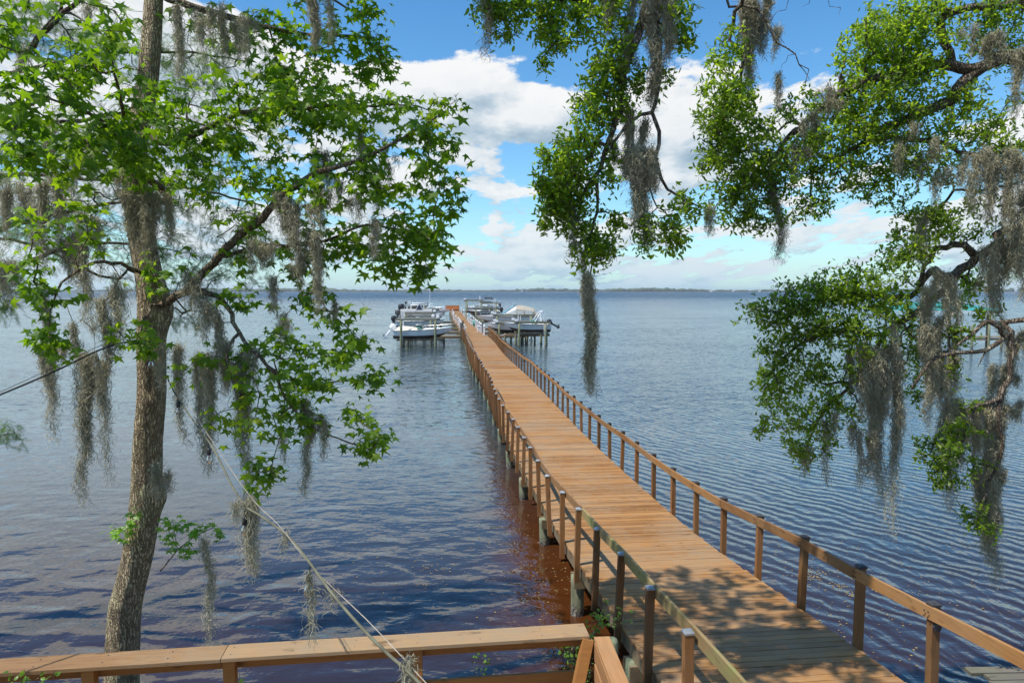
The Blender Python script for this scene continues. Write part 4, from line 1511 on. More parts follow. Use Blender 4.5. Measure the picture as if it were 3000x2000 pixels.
    up = np.concatenate([ell(np.array([-1.7, 7.0, 11.4]), (2.9, 2.7, .45), 520, r), ell(np.array([4.6, 4.6, 11.3]), (2.6, 1.6, .7), 60, r), ell(np.array([8.5, 4.5, 10.5]), (3.0, 3.0, 1.3), 160, r)])
    T = np.concatenate([T, up])
    anchors = np.array([m[0] for m in MOSS if m[0][0] >= -0.5])
    N, PA, RD, tip = seg_tree(limbs, np.concatenate([T, anchors]), .12, .035, 8)
    N = N - base
    tp = tip[:len(T)]
    # the trunk as a part of its own
    q, t = resample(tr, .15)
    rows = []
    for i in range(len(q)):
        rr0 = np.interp(t[i], [0, .12, .5, 1], [.62, .48, .38, .16])
        rows.append([q[i] - base + np.array([math.cos(a), math.sin(a), 0]) * rr0 * (1 + .06 * math.sin(4 * a + i * .2) + r.normal(0, .01)) for a in np.arange(20) * math.pi / 10])
    MB().loft(rows, closed=True).build('trunk', M['oak_bark'], root, smooth=True)
    RD2 = RD.copy()
    nt_ = len(resample(tr, .12)[0])
    RD2[:nt_] *= .7
    wood_mesh(N, PA, RD2, tip, .0026, .42).build('branches', M['oak_bark'], root, smooth=True)
    P, AX, NR, SZ = [], [], [], []
    for i, k in enumerate(tp):
        p = N[k]
        dr = norm(N[k] - N[PA[k]])
        nl = r.integers(7, 12) if i < nvis else 12
        for j in range(nl):
            a = 2.4 * j + r.uniform(0, 1)
            e1 = norm(np.cross(dr, [.31, .2, .93]))
            e2 = np.cross(dr, e1)
            h = e1 * math.cos(a) + e2 * math.sin(a)
            back = r.uniform(0, .18)
            P.append(p - dr * back + r.normal(0, .030, 3))
            AX.append(norm(h + dr * r.uniform(.1, 1.2) + np.array([0, 0, .12])))
            NR.append(norm(np.array([0, 0, 1.0]) + dr * .4 + r.normal(0, .55, 3)))
            SZ.append(r.uniform(.045, .082) if i < nvis else .13)
    P, AX, NR, SZ = map(np.array, (P, AX, NR, SZ))
    vis, dep = in_view(P + base)
    order = np.argsort(-np.where(vis, SZ / dep, 0))
    big, rest = order[:300], order[300:]
    leaf_objects(OAK_V, OAK_F, P[big], AX[big], NR[big], SZ[big], M['oak_leaf'], root, (0, 0, 0))
    me = leaf_mesh('foliage', OAK_V, OAK_F, P[rest], AX[rest], NR[rest], SZ[rest], r.uniform(0, 1, len(rest)), M['oak_leaf'])
    tag(obj_from('foliage', me, None, root), None, None, None, 'stuff')


oak()


# ---------- bald cypress: trunk left of the picture, feathery sprays behind the sweetgum
def cypress():
    r = np.random.default_rng(44)
    base = np.array([-11.4, 11.0, -.4])
    root = empty('bald_cypress', base, 0, 'feathery bald cypress reaching in from the left behind the sweetgum', 'tree')
    tr = [base, base + (0, 0, 1.5), base + (.1, 0, 4), base + (.1, .1, 8), base + (0, 0, 13), base + (0, 0, 17)]
    c = lambda l: [A2(*p) for p in l]
    limbs = [(tr, .34, .08),
             ([np.array([-11.3, 11, 7.2])] + c([(-60, 545, 10.4), (0, 525, 10.2), (90, 500, 10), (180, 480, 10), (320, 455, 10)]), .085, .015),
             ([np.array([-11.3, 11, 5.6])] + c([(-60, 650, 9.9), (0, 630, 9.8), (90, 590, 9.8), (200, 560, 9.8), (320, 560, 10)]), .10, .014),
             ([np.array([-11.3, 11, 8.4])] + c([(-60, 330, 10.5), (0, 300, 10.4), (150, 280, 10.4), (330, 260, 10.6), (520, 300, 11)]), .07, .012),
             ([np.array([-11.3, 11, 10.4])] + c([(-80, 120, 10.4), (0, 100, 10.2), (60, 122, 10.0), (100, 75, 10.0), (170, 10, 10.0), (200, -20, 10)]), .08, .03),
             (c([(60, 122, 10.0), (140, 10, 10), (60, -20, 10)]), .03, .02), (c([(150, 20, 10.0), (180, 40, 10), (215, 70, 10)]), .02, .01),
             ([np.array([-11.3, 11, 6.4])] + c([(-60, 420, 11.5), (200, 410, 11.5), (420, 430, 11.8), (600, 470, 12)]), .06, .012),
             ([np.array([-11.3, 11, 9.4])] + c([(-60, 180, 11), (200, 130, 11), (420, 120, 11.3), (560, 140, 11.6)]), .05, .01),
             ([np.array([-11.3, 11, 4.4])] + c([(-60, 560, 11), (250, 640, 11), (300, 620, 11), (420, 700, 11.3)]), .04, .01),
             ([np.array([-11.3, 11, 3.2])] + c([(-100, 980, 9), (0, 1000, 9)]), .02, .006)]
    L = [(60, 60, 90, 70, 10.2, .5, 40), (200, 90, 120, 80, 10.4, .6, 40), (120, 400, 160, 90, 10.3, .7, 60), (300, 420, 160, 110, 10.6, .7, 60), (460, 470, 130, 110, 11.4, .7, 60), (560, 560, 90, 80, 11.6, .6, 40), (400, 610, 120, 70, 11.2, .6, 40), (260, 540, 130, 70, 10.3, .6, 40),
         (100, 550, 130, 70, 10, .6, 40), (20, 680, 40, 50, 9.8, .4, 24), (440, 720, 70, 50, 11.2, .5, 22), (20, 470, 60, 70, 10.2, .5, 24), (500, 130, 120, 80, 11.4, .6, 40), (400, 220, 120, 90, 11, .6, 34), (560, 320, 110, 90, 11.4, .6, 34), (15, 1000, 30, 26, 9, .3, 10), (200, 300, 160, 70, 10.6, .7, 40), (380, 130, 110, 80, 11, .5, 30), (520, 620, 70, 40, 11.6, .4, 16)]
    GUMF[0] = 1.7
    T = clusters(L, r, A2)
    N, PA, RD, tip = seg_tree(limbs, T, .16, .03, 9)
    N = N - base
    q, t = resample(tr, .3)
    rows = []
    for i in range(len(q)):
        rr0 = np.interp(q[i, 2], [-.4, .6, 2, 8, 17], [.75, .5, .36, .26, .08])
        rows.append([q[i] - base + np.array([math.cos(a), math.sin(a), 0]) * rr0 * (1 + .10 * math.sin(6 * a) * (q[i, 2] < 2)) for a in np.arange(20) * math.pi / 10])
    MB().loft(rows, closed=True).build('trunk', M['cypress_bark'], root, smooth=True)
    RD[:len(resample(tr, .16)[0])] *= .7
    wood_mesh(N, PA, RD, tip, .0028, .42).build('branches', M['cypress_bark'], root, smooth=True)
    # flat feather: rachis with needle pairs
    fv, ff = [], []
    for k in range(9):
        y = .12 + .1 * k
        for sg in (-1, 1):
            w = .30 * math.sin(math.pi * (.15 + .8 * k / 9))
            b = len(fv)
            fv += [(0, y - .022, 0), (0, y + .022, 0), (sg * w, y + .10, -.04)]
            ff.append((b, b + 1, b + 2) if sg > 0 else (b + 1, b, b + 2))
    b = len(fv)
    fv += [(-.010, 0, 0), (.010, 0, 0), (0, 1.05, 0)]
    ff.append((b, b + 1, b + 2))
    P, AX, NR, SZ = [], [], [], []
    for k in tip:
        p = N[k]
        dr = norm(N[k] - N[PA[k]])
        for j in range(9):
            P.append(p - dr * r.uniform(0, .25) + r.normal(0, .05, 3))
            AX.append(norm(dr * .5 + r.normal(0, .6, 3) + np.array([0, 0, -.35])))
            NR.append(norm(np.array([0, 0, 1.0]) + r.normal(0, .5, 3)))
            SZ.append(r.uniform(.10, .19))
    P, AX, NR, SZ = map(np.array, (P, AX, NR, SZ))
    me = leaf_mesh('foliage', fv, ff, P, AX, NR, SZ, r.uniform(0, 1, len(P)), M['cypress_leaf'])
    tag(obj_from('foliage', me, None, root), None, None, None, 'stuff')


cypress()


def all_moss():
    st = {0: [], 1: []}
    for i, (a, L, w, dens, label) in enumerate(MOSS):
        n = int(max(20, 185 * dens * (.35 + w / .25)))
        k = max(1, int(w / .05))
        r = np.random.default_rng(900 + i)
        tops = a + np.stack([np.linspace(-.42, .42, k) * w if k > 1 else np.zeros(1), r.normal(0, .06, k), r.normal(0, .07, k) * (k > 1)], 1)
        lens = L * np.clip((1.0 - np.abs(np.linspace(-1, 1, k) if k > 1 else np.zeros(1)) * r.uniform(.1, .5)) * r.uniform(.35, 1.0, k), .2, 1)
        lens[r.integers(0, k)] = L
        V, s, ix, rv = moss_clump(tops, lens, max(.03, .075 if k > 1 else w * .6), n, 500 + i, conv=.8, curl=.026)
        if label:
            moss_obj(V, s, ix, rv, a, label, 'spanish moss hanging from the oak' if a[0] > -.5 else 'spanish moss hanging from the left trees')
        else:
            st[0 if a[0] < -.5 else 1].append((V, s, ix, rv))
    for k, lab in ((0, 'thin wisps of spanish moss scattered through the left trees'), (1, 'thin wisps of spanish moss scattered through the live oak')):
        off = 0
        Vs, Ss, Is, Rs = [], [], [], []
        for V, s, ix, rv in st[k]:
            Vs.append(V)
            Ss.append(s)
            Is.append(ix + off)
            Rs.append(rv)
            off += len(V)
        moss_obj(np.concatenate(Vs), np.concatenate(Ss), np.concatenate(Is), np.concatenate(Rs), np.zeros(3), lab, None, None, 'stuff', 'spanish_moss_wisps')


all_moss()

# ------------------------------------------------------------------ foreground railing round the bank platform
def railing():
    z = 2.60
    B0, B1 = atz(-180, 1938, z), atz(1710, 1824, z)          # outer edge of the cap
    u = norm(B1 - B0)
    v = np.array([u[1], -u[0], 0])                                          # towards the viewer
    root = empty('platform_railing', (-2.4, 6.9, 1.3), 0, 'low brown wooden railing with a wide flat cap along the bottom edge', 'railing')
    off = np.array([-2.4, 6.9, 1.3])

    def part(mb, name, mat, bev=.004):
        o = mb.build(name, M[mat], root, bevel=bev)
        o.location = Vector((-off).tolist())
        return o
    joint = atz(655, 1905, z)[0]
    tj = (joint - B0[0]) / u[0]
    Lr = np.linalg.norm(B1 - B0)
    w = .275
    for a, b, sg in ((0, tj - .003, -.003), (tj + .003, Lr, .0)):
        part(MB().beam(B0 + u * a + v * w / 2 + (0, 0, -.02 + sg), B0 + u * b + v * w / 2 + (0, 0, -.02 + sg), w, .04), 'cap_board', 'cap_wood')
    for zz, hh, a in ((-.115, .145, .0), (-.56, .19, .0)):
        part(MB().beam(B0 + u * a + v * .10 + (0, 0, zz), B0 + u * (Lr - .02) + v * .10 + (0, 0, zz), .04, hh), 'rail_board', 'fascia_wood')
    for t in (.1, 1.45, tj + .06, 4.6, Lr - .12):
        p = B0 + u * t + v * (.10 + .075)
        if t > Lr - .2:
            continue
        part(MB().box(p + (0, 0, -.70), (.115, .10, 1.30), Matrix.Rotation(math.atan2(u[1], u[0]), 3, 'Z')), 'post', 'fascia_wood')
    for t in np.arange(.3, Lr, .62):
        for q in (.07, .2):
            c = B0 + u * (t + .04 * math.sin(t * 9)) + v * q
            part(MB().tube([c + (0, 0, -.004), c + (0, 0, .0015)], .0065, 8), 'screw', 'dark_cap', 0)
    # slightly leaning corner post
    part(MB().beam(at(1722, 1870, B1[1] - .26), at(1688, 2035, B1[1] - .40), .115, .11, up=(0, 1, 0)), 'corner_post', 'fascia_wood')
    # return towards the viewer: narrow cap over two rails
    C0, C1 = (atz(1742, 1862, z) + atz(1784, 1862, z)) / 2, (atz(1788, 2000, z) + atz(1848, 2000, z)) / 2
    C1 = C0 + norm(C1 - C0) * 2.2
    part(MB().beam(C0 + (0, 0, -.022), C1 + (0, 0, -.022), .165, .038), 'side_cap', 'side_wood')
    part(MB().beam(C0 + (-.065, -.02, -.15), C1 + (-.065, 0, -.15), .036, .19), 'side_rail', 'side_wood')
    part(MB().beam(C0 + (-.065, -.02, -.37), C1 + (-.065, 0, -.37), .036, .19), 'side_rail', 'side_wood')
    part(MB().beam(C0 + (-.065, -.02, -.59), C1 + (-.065, 0, -.59), .036, .19), 'side_rail', 'side_wood')
    for t in (.35, 1.6):
        part(MB().box(C0 + (C1 - C0) * t / 2.2 + np.array([.02, 0, -.7]), (.10, .11, 1.3)), 'post', 'side_wood')
    # deck of the platform, just behind the railing
    pl = empty('platform', (-2.4, 5.7, 1.3), 0, 'plank platform on the bank behind the low railing', 'platform')
    for k in range(13):
        a = B0 + v * (.30 + .145 * k)
        MB().beam(a + (0, 0, -1.28), a + u * (Lr - .1) + (0, 0, -1.28), .138, .036).build('deck_board', M['cap_wood'], pl, loc=(2.4, -5.7, -1.3))
    # short timber pile standing in the corner between railing and dock
    tpz = at(1792, 1868, 7.45)
    tp = empty('timber_pile', (tpz[0], 7.45, 0), 0, 'round-topped short timber pile in the corner between railing and dock', 'pile')
    MB().lathe([(.075, -1), (.075, tpz[2] - .05), (.06, tpz[2] - .01), (.02, tpz[2])], sides=14).build('shaft', M['pile_wood'], tp, smooth=True)


railing()


# ------------------------------------------------------------------ string lights
def bulb(root, p, off, tilt=(0, 0)):
    d = norm(np.array([tilt[0], tilt[1], -1.0]))
    a = p - off
    drop = MB().tube([a, a + d * .02, a + d * .05], .005, 6).build('lead', M['cable_dark'], root)
    rot = Vector(d.tolist()).to_track_quat('-Z', 'Y')
    s = MB().lathe([(.008, -.045), (.017, -.05), (.020, -.065), (.020, -.10), (.018, -.108)], sides=14).build('socket', M['black_plastic'], root, smooth=True)
    s.location = a.tolist()
    s.rotation_mode = 'QUATERNION'
    s.rotation_quaternion = rot
    b = MB().lathe([(.013, -.106), (.014, -.118), (.022, -.135), (.0275, -.155), (.0275, -.166), (.020, -.184), (.009, -.193), (.001, -.195)], sides=16).build('bulb', M['bulb_glass'], s, smooth=True)
    MB().tube([(0, 0, -.108), (.002, 0, -.15)], .0035, 6).build('filament', M['filament'], s)


def string_lights():
    off = at(445, 1035, 8.25)
    root = empty('string_light', off, 0, 'light string running from the sweetgum trunk down to the bottom edge', 'string light')
    main = [A2(356, 806, 8.2), A2(400, 900, 7.5), A2(440, 960, 7.0), A2(490, 1030, 6.3), A2(530, 1110, 5.6), A2(562, 1160, 5.15), A2(600, 1185, 4.9), A2(660, 1230, 4.5), A2(710, 1290, 4.15), A2(765, 1365, 3.8),
            A2(830, 1440, 3.5), A2(890, 1500, 3.25), A2(930, 1535, 3.1), A2(985, 1590, 2.9), A2(1060, 1680, 2.6), A2(1200, 1900, 2.2)]
    q, t = resample(main, .06)
    MB().tube(q - off, .0085, 7).build('cable', M['cable_grey'], root, smooth=True)
    w = [A2(430, 925, 7.2), A2(560, 1120, 5.3), A2(640, 1205, 4.6), A2(720, 1305, 4.1), A2(850, 1430, 3.5), A2(985, 1575, 2.95), A2(1070, 1670, 2.6), A2(1200, 1895, 2.2)]
    MB().tube(resample(w, .2)[0] - off, .0028, 5).build('support_wire', M['wire'], root)
    for (x, y, Y, tl) in ((348, 808, 8.2, (.02, -.2)), (408, 912, 7.3, (.05, 0)), (479, 1018, 6.35, (.02, 0)), (562, 1172, 5.1, (-.03, 0)), (712, 1300, 4.15, (-.10, 0))):
        bulb(root, A2(x, y, Y), off, tl)
    post = empty('light_post', (A2(1200, 1900, 2.2)[0], 2.2, 1.2), 0, 'wooden post on the bank holding the light string', 'post')
    h = A2(1200, 1900, 2.2)[2] - 1.2
    MB().box((0, 0, h / 2 + .1), (.1, .1, h + .3)).box((0, 0, h + .26), (.12, .12, .02)).build('shaft', M['post_wood'], post)
    off2 = A2(-40, 920, 6.4)
    root2 = empty('string_light', off2, 0, 'black light cable running from the sweetgum trunk to the left edge', 'string light')
    m2 = [A2(350, 775, 8.25), A2(290, 785, 7.8), A2(230, 803, 7.4), A2(120, 855, 6.9), A2(0, 906, 6.5), A2(-200, 985, 6.0), A2(-500, 1060, 5.4)]
    MB().tube(resample(m2, .1)[0] - off2, .0095, 7).build('cable', M['cable_dark'], root2, smooth=True)
    m3 = [p + np.array([0, .02, .05 * math.sin(math.pi * min(1, k / 5.0))]) for k, p in enumerate(m2)]
    MB().tube(resample(m3, .3)[0] - off2, .0035, 5).build('support_wire', M['cable_dark'], root2)
    bulb(root2, A2(222, 808, 7.38), off2)
    lp = m2[-1]
    p2 = empty('light_post', (lp[0], lp[1], 0), 0, 'post left of the picture holding the black light cable', 'post')
    MB().box((0, 0, lp[2] / 2), (.11, .11, lp[2] + .1)).box((0, 0, lp[2] + .07), (.13, .13, .02)).build('shaft', M['post_wood'], p2)
    # moss caught on the string
    k = 0
    for (x, y0, y1, Y, wd, n, lab) in ((562, 1158, 1330, 5.1, .055, 150, 'moss tuft shrouding the second bulb from the bottom on the light string'),
                                       (714, 1320, 1490, 4.15, .02, 42, 'pale dry moss tail dangling from the lowest bulb'),
                                       (655, 1225, 1262, 4.55, .05, 40, 'small dry moss knot where wire and cable cross'),
                                       (755, 1350, 1385, 3.9, .06, 30, 'scrappy moss shreds on the cable below the lowest bulb'),
                                       (928, 1520, 1590, 3.12, .03, 70, 'moss knot on the cable at the bottom edge'),
                                       (222, 815, 900, 7.35, .06, 60, 'moss clot covering the bulb on the black cable at left')):
        a = A2(x, y0, Y)
        b = A2(x, y1, Y)
        V, s, ix, rv = moss_clump(a[None, :], [a[2] - b[2]], wd * 1.6, n, 40 + k, rw=.0016, conv=.5, curl=.010)
        moss_obj(V, s, ix, rv, a, lab, 'moss caught on the light strings')
        k += 1


string_lights()


# ------------------------------------------------------------------ small plants
def vine(name, label, stems, leaves, lsize, seed, mat='vine_leaf'):
    r = np.random.default_rng(seed)
    off = np.array(stems[0][0])
    root = empty(name, off, 0, label, 'plant')
    mb = MB()
    P, AX, NR, SZ = [], [], [], []
    for s in stems:
        q, t = resample(s, .05)
        q = q + r.normal(0, .008, q.shape)
        mb.tube(q - off, np.linspace(.005, .002, len(q)), 4, cap=False)
        for j in range(leaves):
            i = r.integers(len(q) // 4, len(q))
            h = norm(r.normal(0, 1, 3) + np.array([0, -.3, .4]))
            P.append(q[i] - off + h * .01)
            AX.append(h)
            NR.append(norm(np.array([0, -.4, 1.0]) + r.normal(0, .5, 3)))
            SZ.append(lsize * r.uniform(.6, 1.3))
    mb.build('stem', M['oak_bark'], root)
    tv = [(a * 1.6, b, c) for a, b, c in OAK_V]
    me = leaf_mesh('leaves', tv, OAK_F, *map(np.array, (P, AX, NR, SZ)), r.uniform(0, 1, len(P)), M[mat])
    tag(obj_from('leaves', me, None, root), None, None, None, 'stuff')


rv_ = np.random.default_rng(5)
vine('climbing_vine', 'tangled vine with small leaves climbing the railing corner beside the dock',
     [[at(1700 + rv_.normal(0, 12), 2050, 7.45), at(1690 + rv_.normal(0, 25), 1950, 7.4), at(1680 + rv_.normal(0, 30), 1900 + rv_.normal(0, 20), 7.35)] for _ in range(11)]
     + [[at(1720, 1880, 7.5), at(1740 + rv_.normal(0, 20), 1830 + rv_.normal(0, 10), 7.6), at(1775 + rv_.normal(0, 40), 1805 + rv_.normal(0, 20), 7.7)] for _ in range(7)], 12, .045, 1)
vine('bare_vine', 'thin curling vine tip reaching over the dock boards', [[at(1700, 1830, 7.6), at(1740, 1822, 7.7), at(1790, 1834, 7.75), at(1822, 1828, 7.7), at(1840, 1795, 7.65)], [at(1790, 1834, 7.75), at(1812, 1810, 7.7), at(1822, 1805, 7.7)]], 9, .045, 2)
vine('bank_sprig', 'bright leafy sprig in the bottom left corner before the railing',
     [[at(60 + 15 * k, 2120, 5.9), at(40 + 22 * k, 2020, 5.9), at(30 + 26 * k + rv_.normal(0, 8), 1975 + rv_.normal(0, 10), 5.85)] for k in range(6)], 9, .055, 3)
vine('water_weed', 'thin dark-leaved shoots seen through the railing near the corner', [[at(1395 + 12 * k, 2060, 7.55), at(1390 + 9 * k, 1960, 7.55), at(1380 + 18 * k, 1925, 7.5)] for k in range(4)], 7, .04, 4)
vine('railing_shoot', 'few small shoots standing by the railing post', [[at(672 + 14 * k, 2060, 7.3), at(668 + 16 * k, 1975, 7.3), at(660 + 24 * k, 1955, 7.3)] for k in range(4)], 5, .04, 6)


# ------------------------------------------------------------------ weathered boardwalk corner at bottom right
def boardwalk():
    root = empty('boardwalk', (7.4, 8.6, 0), 0, 'weathered grey plank boardwalk corner at the bottom right', 'boardwalk')
    r = np.random.default_rng(8)
    cn = atz(2835, 1966, 1.2)
    for k in range(8):
        y = cn[1] - k * .16
        a = np.array([cn[0] + r.uniform(-.05, .10) + k * .05, y, 1.2]) - np.array([7.4, 8.6, 0])
        b = np.array([9.6, y + .10, 1.2]) - np.array([7.4, 8.6, 0])
        MB().beam(a, b, .14, .045).build('plank', M['grey_wood'], root)
    for x in (6.4, 7.8, 9.2):
        for y in (cn[1] - 1.0, cn[1] - .12):
            MB().lathe([(.11, -1.0), (.11, 1.05)], (x - 7.4, y - 8.6, 0), 10).build('pile', M['pile_wood'], root)
        MB().beam((x - 7.4, cn[1] - 8.6 - 1.15, 1.10), (x - 7.4, cn[1] - 8.6 + .05, 1.10), .05, .14).build('joist', M['grey_wood'], root)


boardwalk()


# ------------------------------------------------------------------ leaves and pollen floating on the river
def floaters():
    r = np.random.default_rng(77)
    P = []
    for (cx, cy, sx, sy, n) in ((1630, 1700, 90, 90, 130), (1540, 1640, 110, 70, 50), (1500, 1620, 200, 90, 40), (1270, 1665, 40, 10, 26), (1265, 1715, 26, 6, 18), (1110, 1740, 60, 40, 16), (2430, 1800, 170, 110, 230), (2250, 1700, 200, 90, 90), (2386, 1684, 20, 9, 70), (2468, 1718, 10, 4, 24), (2490, 1740, 12, 6, 22), (2650, 1650, 220, 90, 130), (2600, 1560, 260, 60, 70), (1000, 1600, 200, 60, 30), (1640, 1560, 60, 60, 60)):
        for _ in range(n):
            px, py = r.normal(cx, sx), r.normal(cy, sy)
            if py < 1300:
                continue
            p = atz(px, py, .006)
            s = (p - P0) @ DOCK_D
            P.append(p)
    P = np.array(P)
    n = len(P)
    a = r.uniform(0, 6.28, n)
    AX = np.stack([np.cos(a), np.sin(a), r.normal(0, .04, n)], 1)
    NR = np.tile([0, 0, 1.0], (n, 1)) + r.normal(0, .05, (n, 3))
    tv = [(x * 2.0, y, abs(z) * .3) for x, y, z in OAK_V]
    me = leaf_mesh('floating_leaves', tv, OAK_F, P, AX, NR, r.uniform(.018, .05, n), r.uniform(0, 1, n), M['float_leaf'])
    tag(obj_from('floating_leaves', me, None), 'small yellow leaves and catkins floating on the river near the bank', 'leaves', None, 'stuff')
    V = []
    P = []
    for _ in range(40):
        s, l = r.uniform(4, 22), r.uniform(-1.4, 1.4)
        P.append(dock(s, l, .006))
    P = np.array(P)
    n = len(P)
    a = r.uniform(0, 6.28, n)
    me = leaf_mesh('fallen_leaves', tv, OAK_F, P, np.stack([np.cos(a), np.sin(a), np.zeros(n)], 1), np.tile([0, 0, 1.0], (n, 1)), r.uniform(.025, .05, n), r.uniform(0, 1, n), M['float_leaf'])
    tag(obj_from('fallen_leaves', me, None), 'a few dry fallen leaves lying on the dock boards', 'leaves', None, 'stuff')


floaters()


# ------------------------------------------------------------------ boats on their lifts
def hull_sections(L, B, H, ns=13, rake=.10, sheer=.22, flare=.86):
    top, chn, keel = [], [], []
    for i in range(ns):
        t = i / (ns - 1)
        e = max(0, (t - .40) / .60)
        b = max(.015, B / 2 * (1 - e ** 2.3)) * (.94 + .06 * min(1, t / .3))
        zt = H + sheer * t * t
        zc = H * (.42 + .40 * e ** 2.2)
        zk = H * (.02 + .78 * max(0, (t - .62) / .38) ** 2.0)
        zc = max(zc, zk + .01)
        x = t * L
        xk = x - rake * L * max(0, (t - .55) / .45) ** 1.4 * .9
        top.append((x, b, zt))
        chn.append((x - (x - xk) * .55, b * flare * (1 - .25 * e), zc))
        keel.append((xk, 0.0, zk))
    return top, chn, keel


def boat(name, loc, rz, label, L, B, H, hull='gelcoat', deck='gelcoat', motor=None, motor_tilt=25, stripe=None, windshield=None, cover=None, seats=True, cuddy=.55, bottom='bottom_paint', rails=False, sheer=.22):
    root = empty(name, loc, rz, label, 'boat', 'boats on the lifts')
    top, chn, keel = hull_sections(L, B, H, sheer=sheer)
    ns = len(top)
    sides = MB()
    rows = []
    for t, c, k in zip(top, chn, keel):
        mid = tuple((np.array(t) * .5 + np.array(c) * .5) + np.array([0, .03, 0]))
        rows.append([t, mid, c])
    sides.loft(rows, cap=False)
    sides.loft([[(x, -y, z) for x, y, z in rw[::-1]] for rw in rows], cap=False)
    tr = [top[0], chn[0], keel[0], (chn[0][0], -chn[0][1], chn[0][2]), (top[0][0], -top[0][1], top[0][2])]
    sides.raw(tr, [(0, 1, 2, 3, 4)])
    sides.build('hull', M[hull], root, smooth=False)
    bt = MB()
    bt.loft([[c, k, (c[0], -c[1], c[2])] for c, k in zip(chn, keel)], cap=False)
    bt.build('hull_bottom', M[bottom], root)
    # rub rail
    rb = MB()
    for sg in (1, -1):
        rb.tube([(x, sg * (y + .015), z - .03) for x, y, z in top], .03, 6)
    rb.build('rub_rail', M['dark_cap'] if stripe is None else M[stripe], root)
    # deck: crowned foredeck, side decks and a sunk cockpit
    dk = MB()
    ic = int((1 - cuddy) * (ns - 1))
    fr = []
    for x, y, z in top[ic:]:
        f = 1 - (x - top[ic][0]) / (L - top[ic][0] + 1e-6)
        fr.append([(x, y * q, z + .012 + .20 * f * (1 - q * q) * .8) for q in (1, .7, .35, 0, -.35, -.7, -1)])
    dk.loft(fr, cap=False)
    fz = H * .5
    for sg in (1, -1):
        dk.loft([[(x, sg * y, z + .012), (x, sg * y * .80, z + .02), (x, sg * y * .78, fz)] for x, y, z in top[:ic + 1]], cap=False)
    dk.raw([(top[0][0] + .02, -top[0][1] * .8, fz), (top[ic][0], -top[ic][1] * .8, fz), (top[ic][0], top[ic][1] * .8, fz), (top[0][0] + .02, top[0][1] * .8, fz)], [(0, 1, 2, 3)])
    dk.box((.14, 0, H * .78), (.24, B * .9, H * .5))
    x0, y0, z0 = top[ic]
    dk.raw([(x0, -y0 * .8, fz), (x0, y0 * .8, fz), (x0, y0 * .8, z0 + .02), (x0, 0, z0 + .2), (x0, -y0 * .8, z0 + .02)], [(0, 1, 2, 3, 4)])
    dk.build('deck', M[deck], root)
    if seats:
        MB().box((.62, 0, H * .72), (.62, B * .78, H * .42)).box((.40, 0, H * 1.05), (.2, B * .78, H * .45)).build('stern_bench', M['cream_vinyl'], root, bevel=.05)
        for sg in (1, -1):
            MB().box((L * .36, sg * B * .22, H * .75), (.5, .5, H * .4)).box((L * .36 - .24, sg * B * .22, H * 1.12), (.12, .5, H * .6)).build('seat', M['cream_vinyl'], root, bevel=.04)
    if windshield:
        wx = x0 + .1
        hh = windshield
        for pp in ([(wx - .65, y0 * .82, z0 + .04), (wx, y0 * .72, z0 + .06), (wx - .38, y0 * .66, z0 + hh), (wx - .95, y0 * .76, z0 + hh * .85)],):
            for sg in (1, -1):
                MB().raw([(a, sg * b, c) for a, b, c in pp] + [(a, sg * (b - .012), c) for a, b, c in pp], [(0, 1, 2, 3), (7, 6, 5, 4), (0, 4, 5, 1), (1, 5, 6, 2), (2, 6, 7, 3), (3, 7, 4, 0)]).build('windshield_side', M['windshield'], root)
        MB().raw([(wx, -y0 * .72, z0 + .06), (wx + .16, 0, z0 + .2), (wx, y0 * .72, z0 + .06), (wx - .38, y0 * .66, z0 + hh), (wx - .26, 0, z0 + hh + .08), (wx - .38, -y0 * .66, z0 + hh)], [(0, 1, 4, 5), (1, 2, 3, 4)]).build('windshield', M['windshield'], root)
        fm = MB()
        fm.tube([(wx - .95, y0 * .76, z0 + hh * .85), (wx - .38, y0 * .66, z0 + hh), (wx - .26, 0, z0 + hh + .08), (wx - .38, -y0 * .66, z0 + hh), (wx - .95, -y0 * .76, z0 + hh * .85)], .018, 6)
        fm.build('windshield_frame', M['aluminium'], root)
    if rails:
        rl = MB()
        for sg in (1, -1):
            pp = [(x, sg * y * .9, z + .35) for x, y, z in top[ic:]]
            rl.tube(pp, .016, 5)
            for x, y, z in top[ic::2]:
                rl.tube([(x, sg * y * .92, z), (x, sg * y * .9, z + .35)], .012, 5)
        rl.build('bow_rail', M['aluminium'], root)
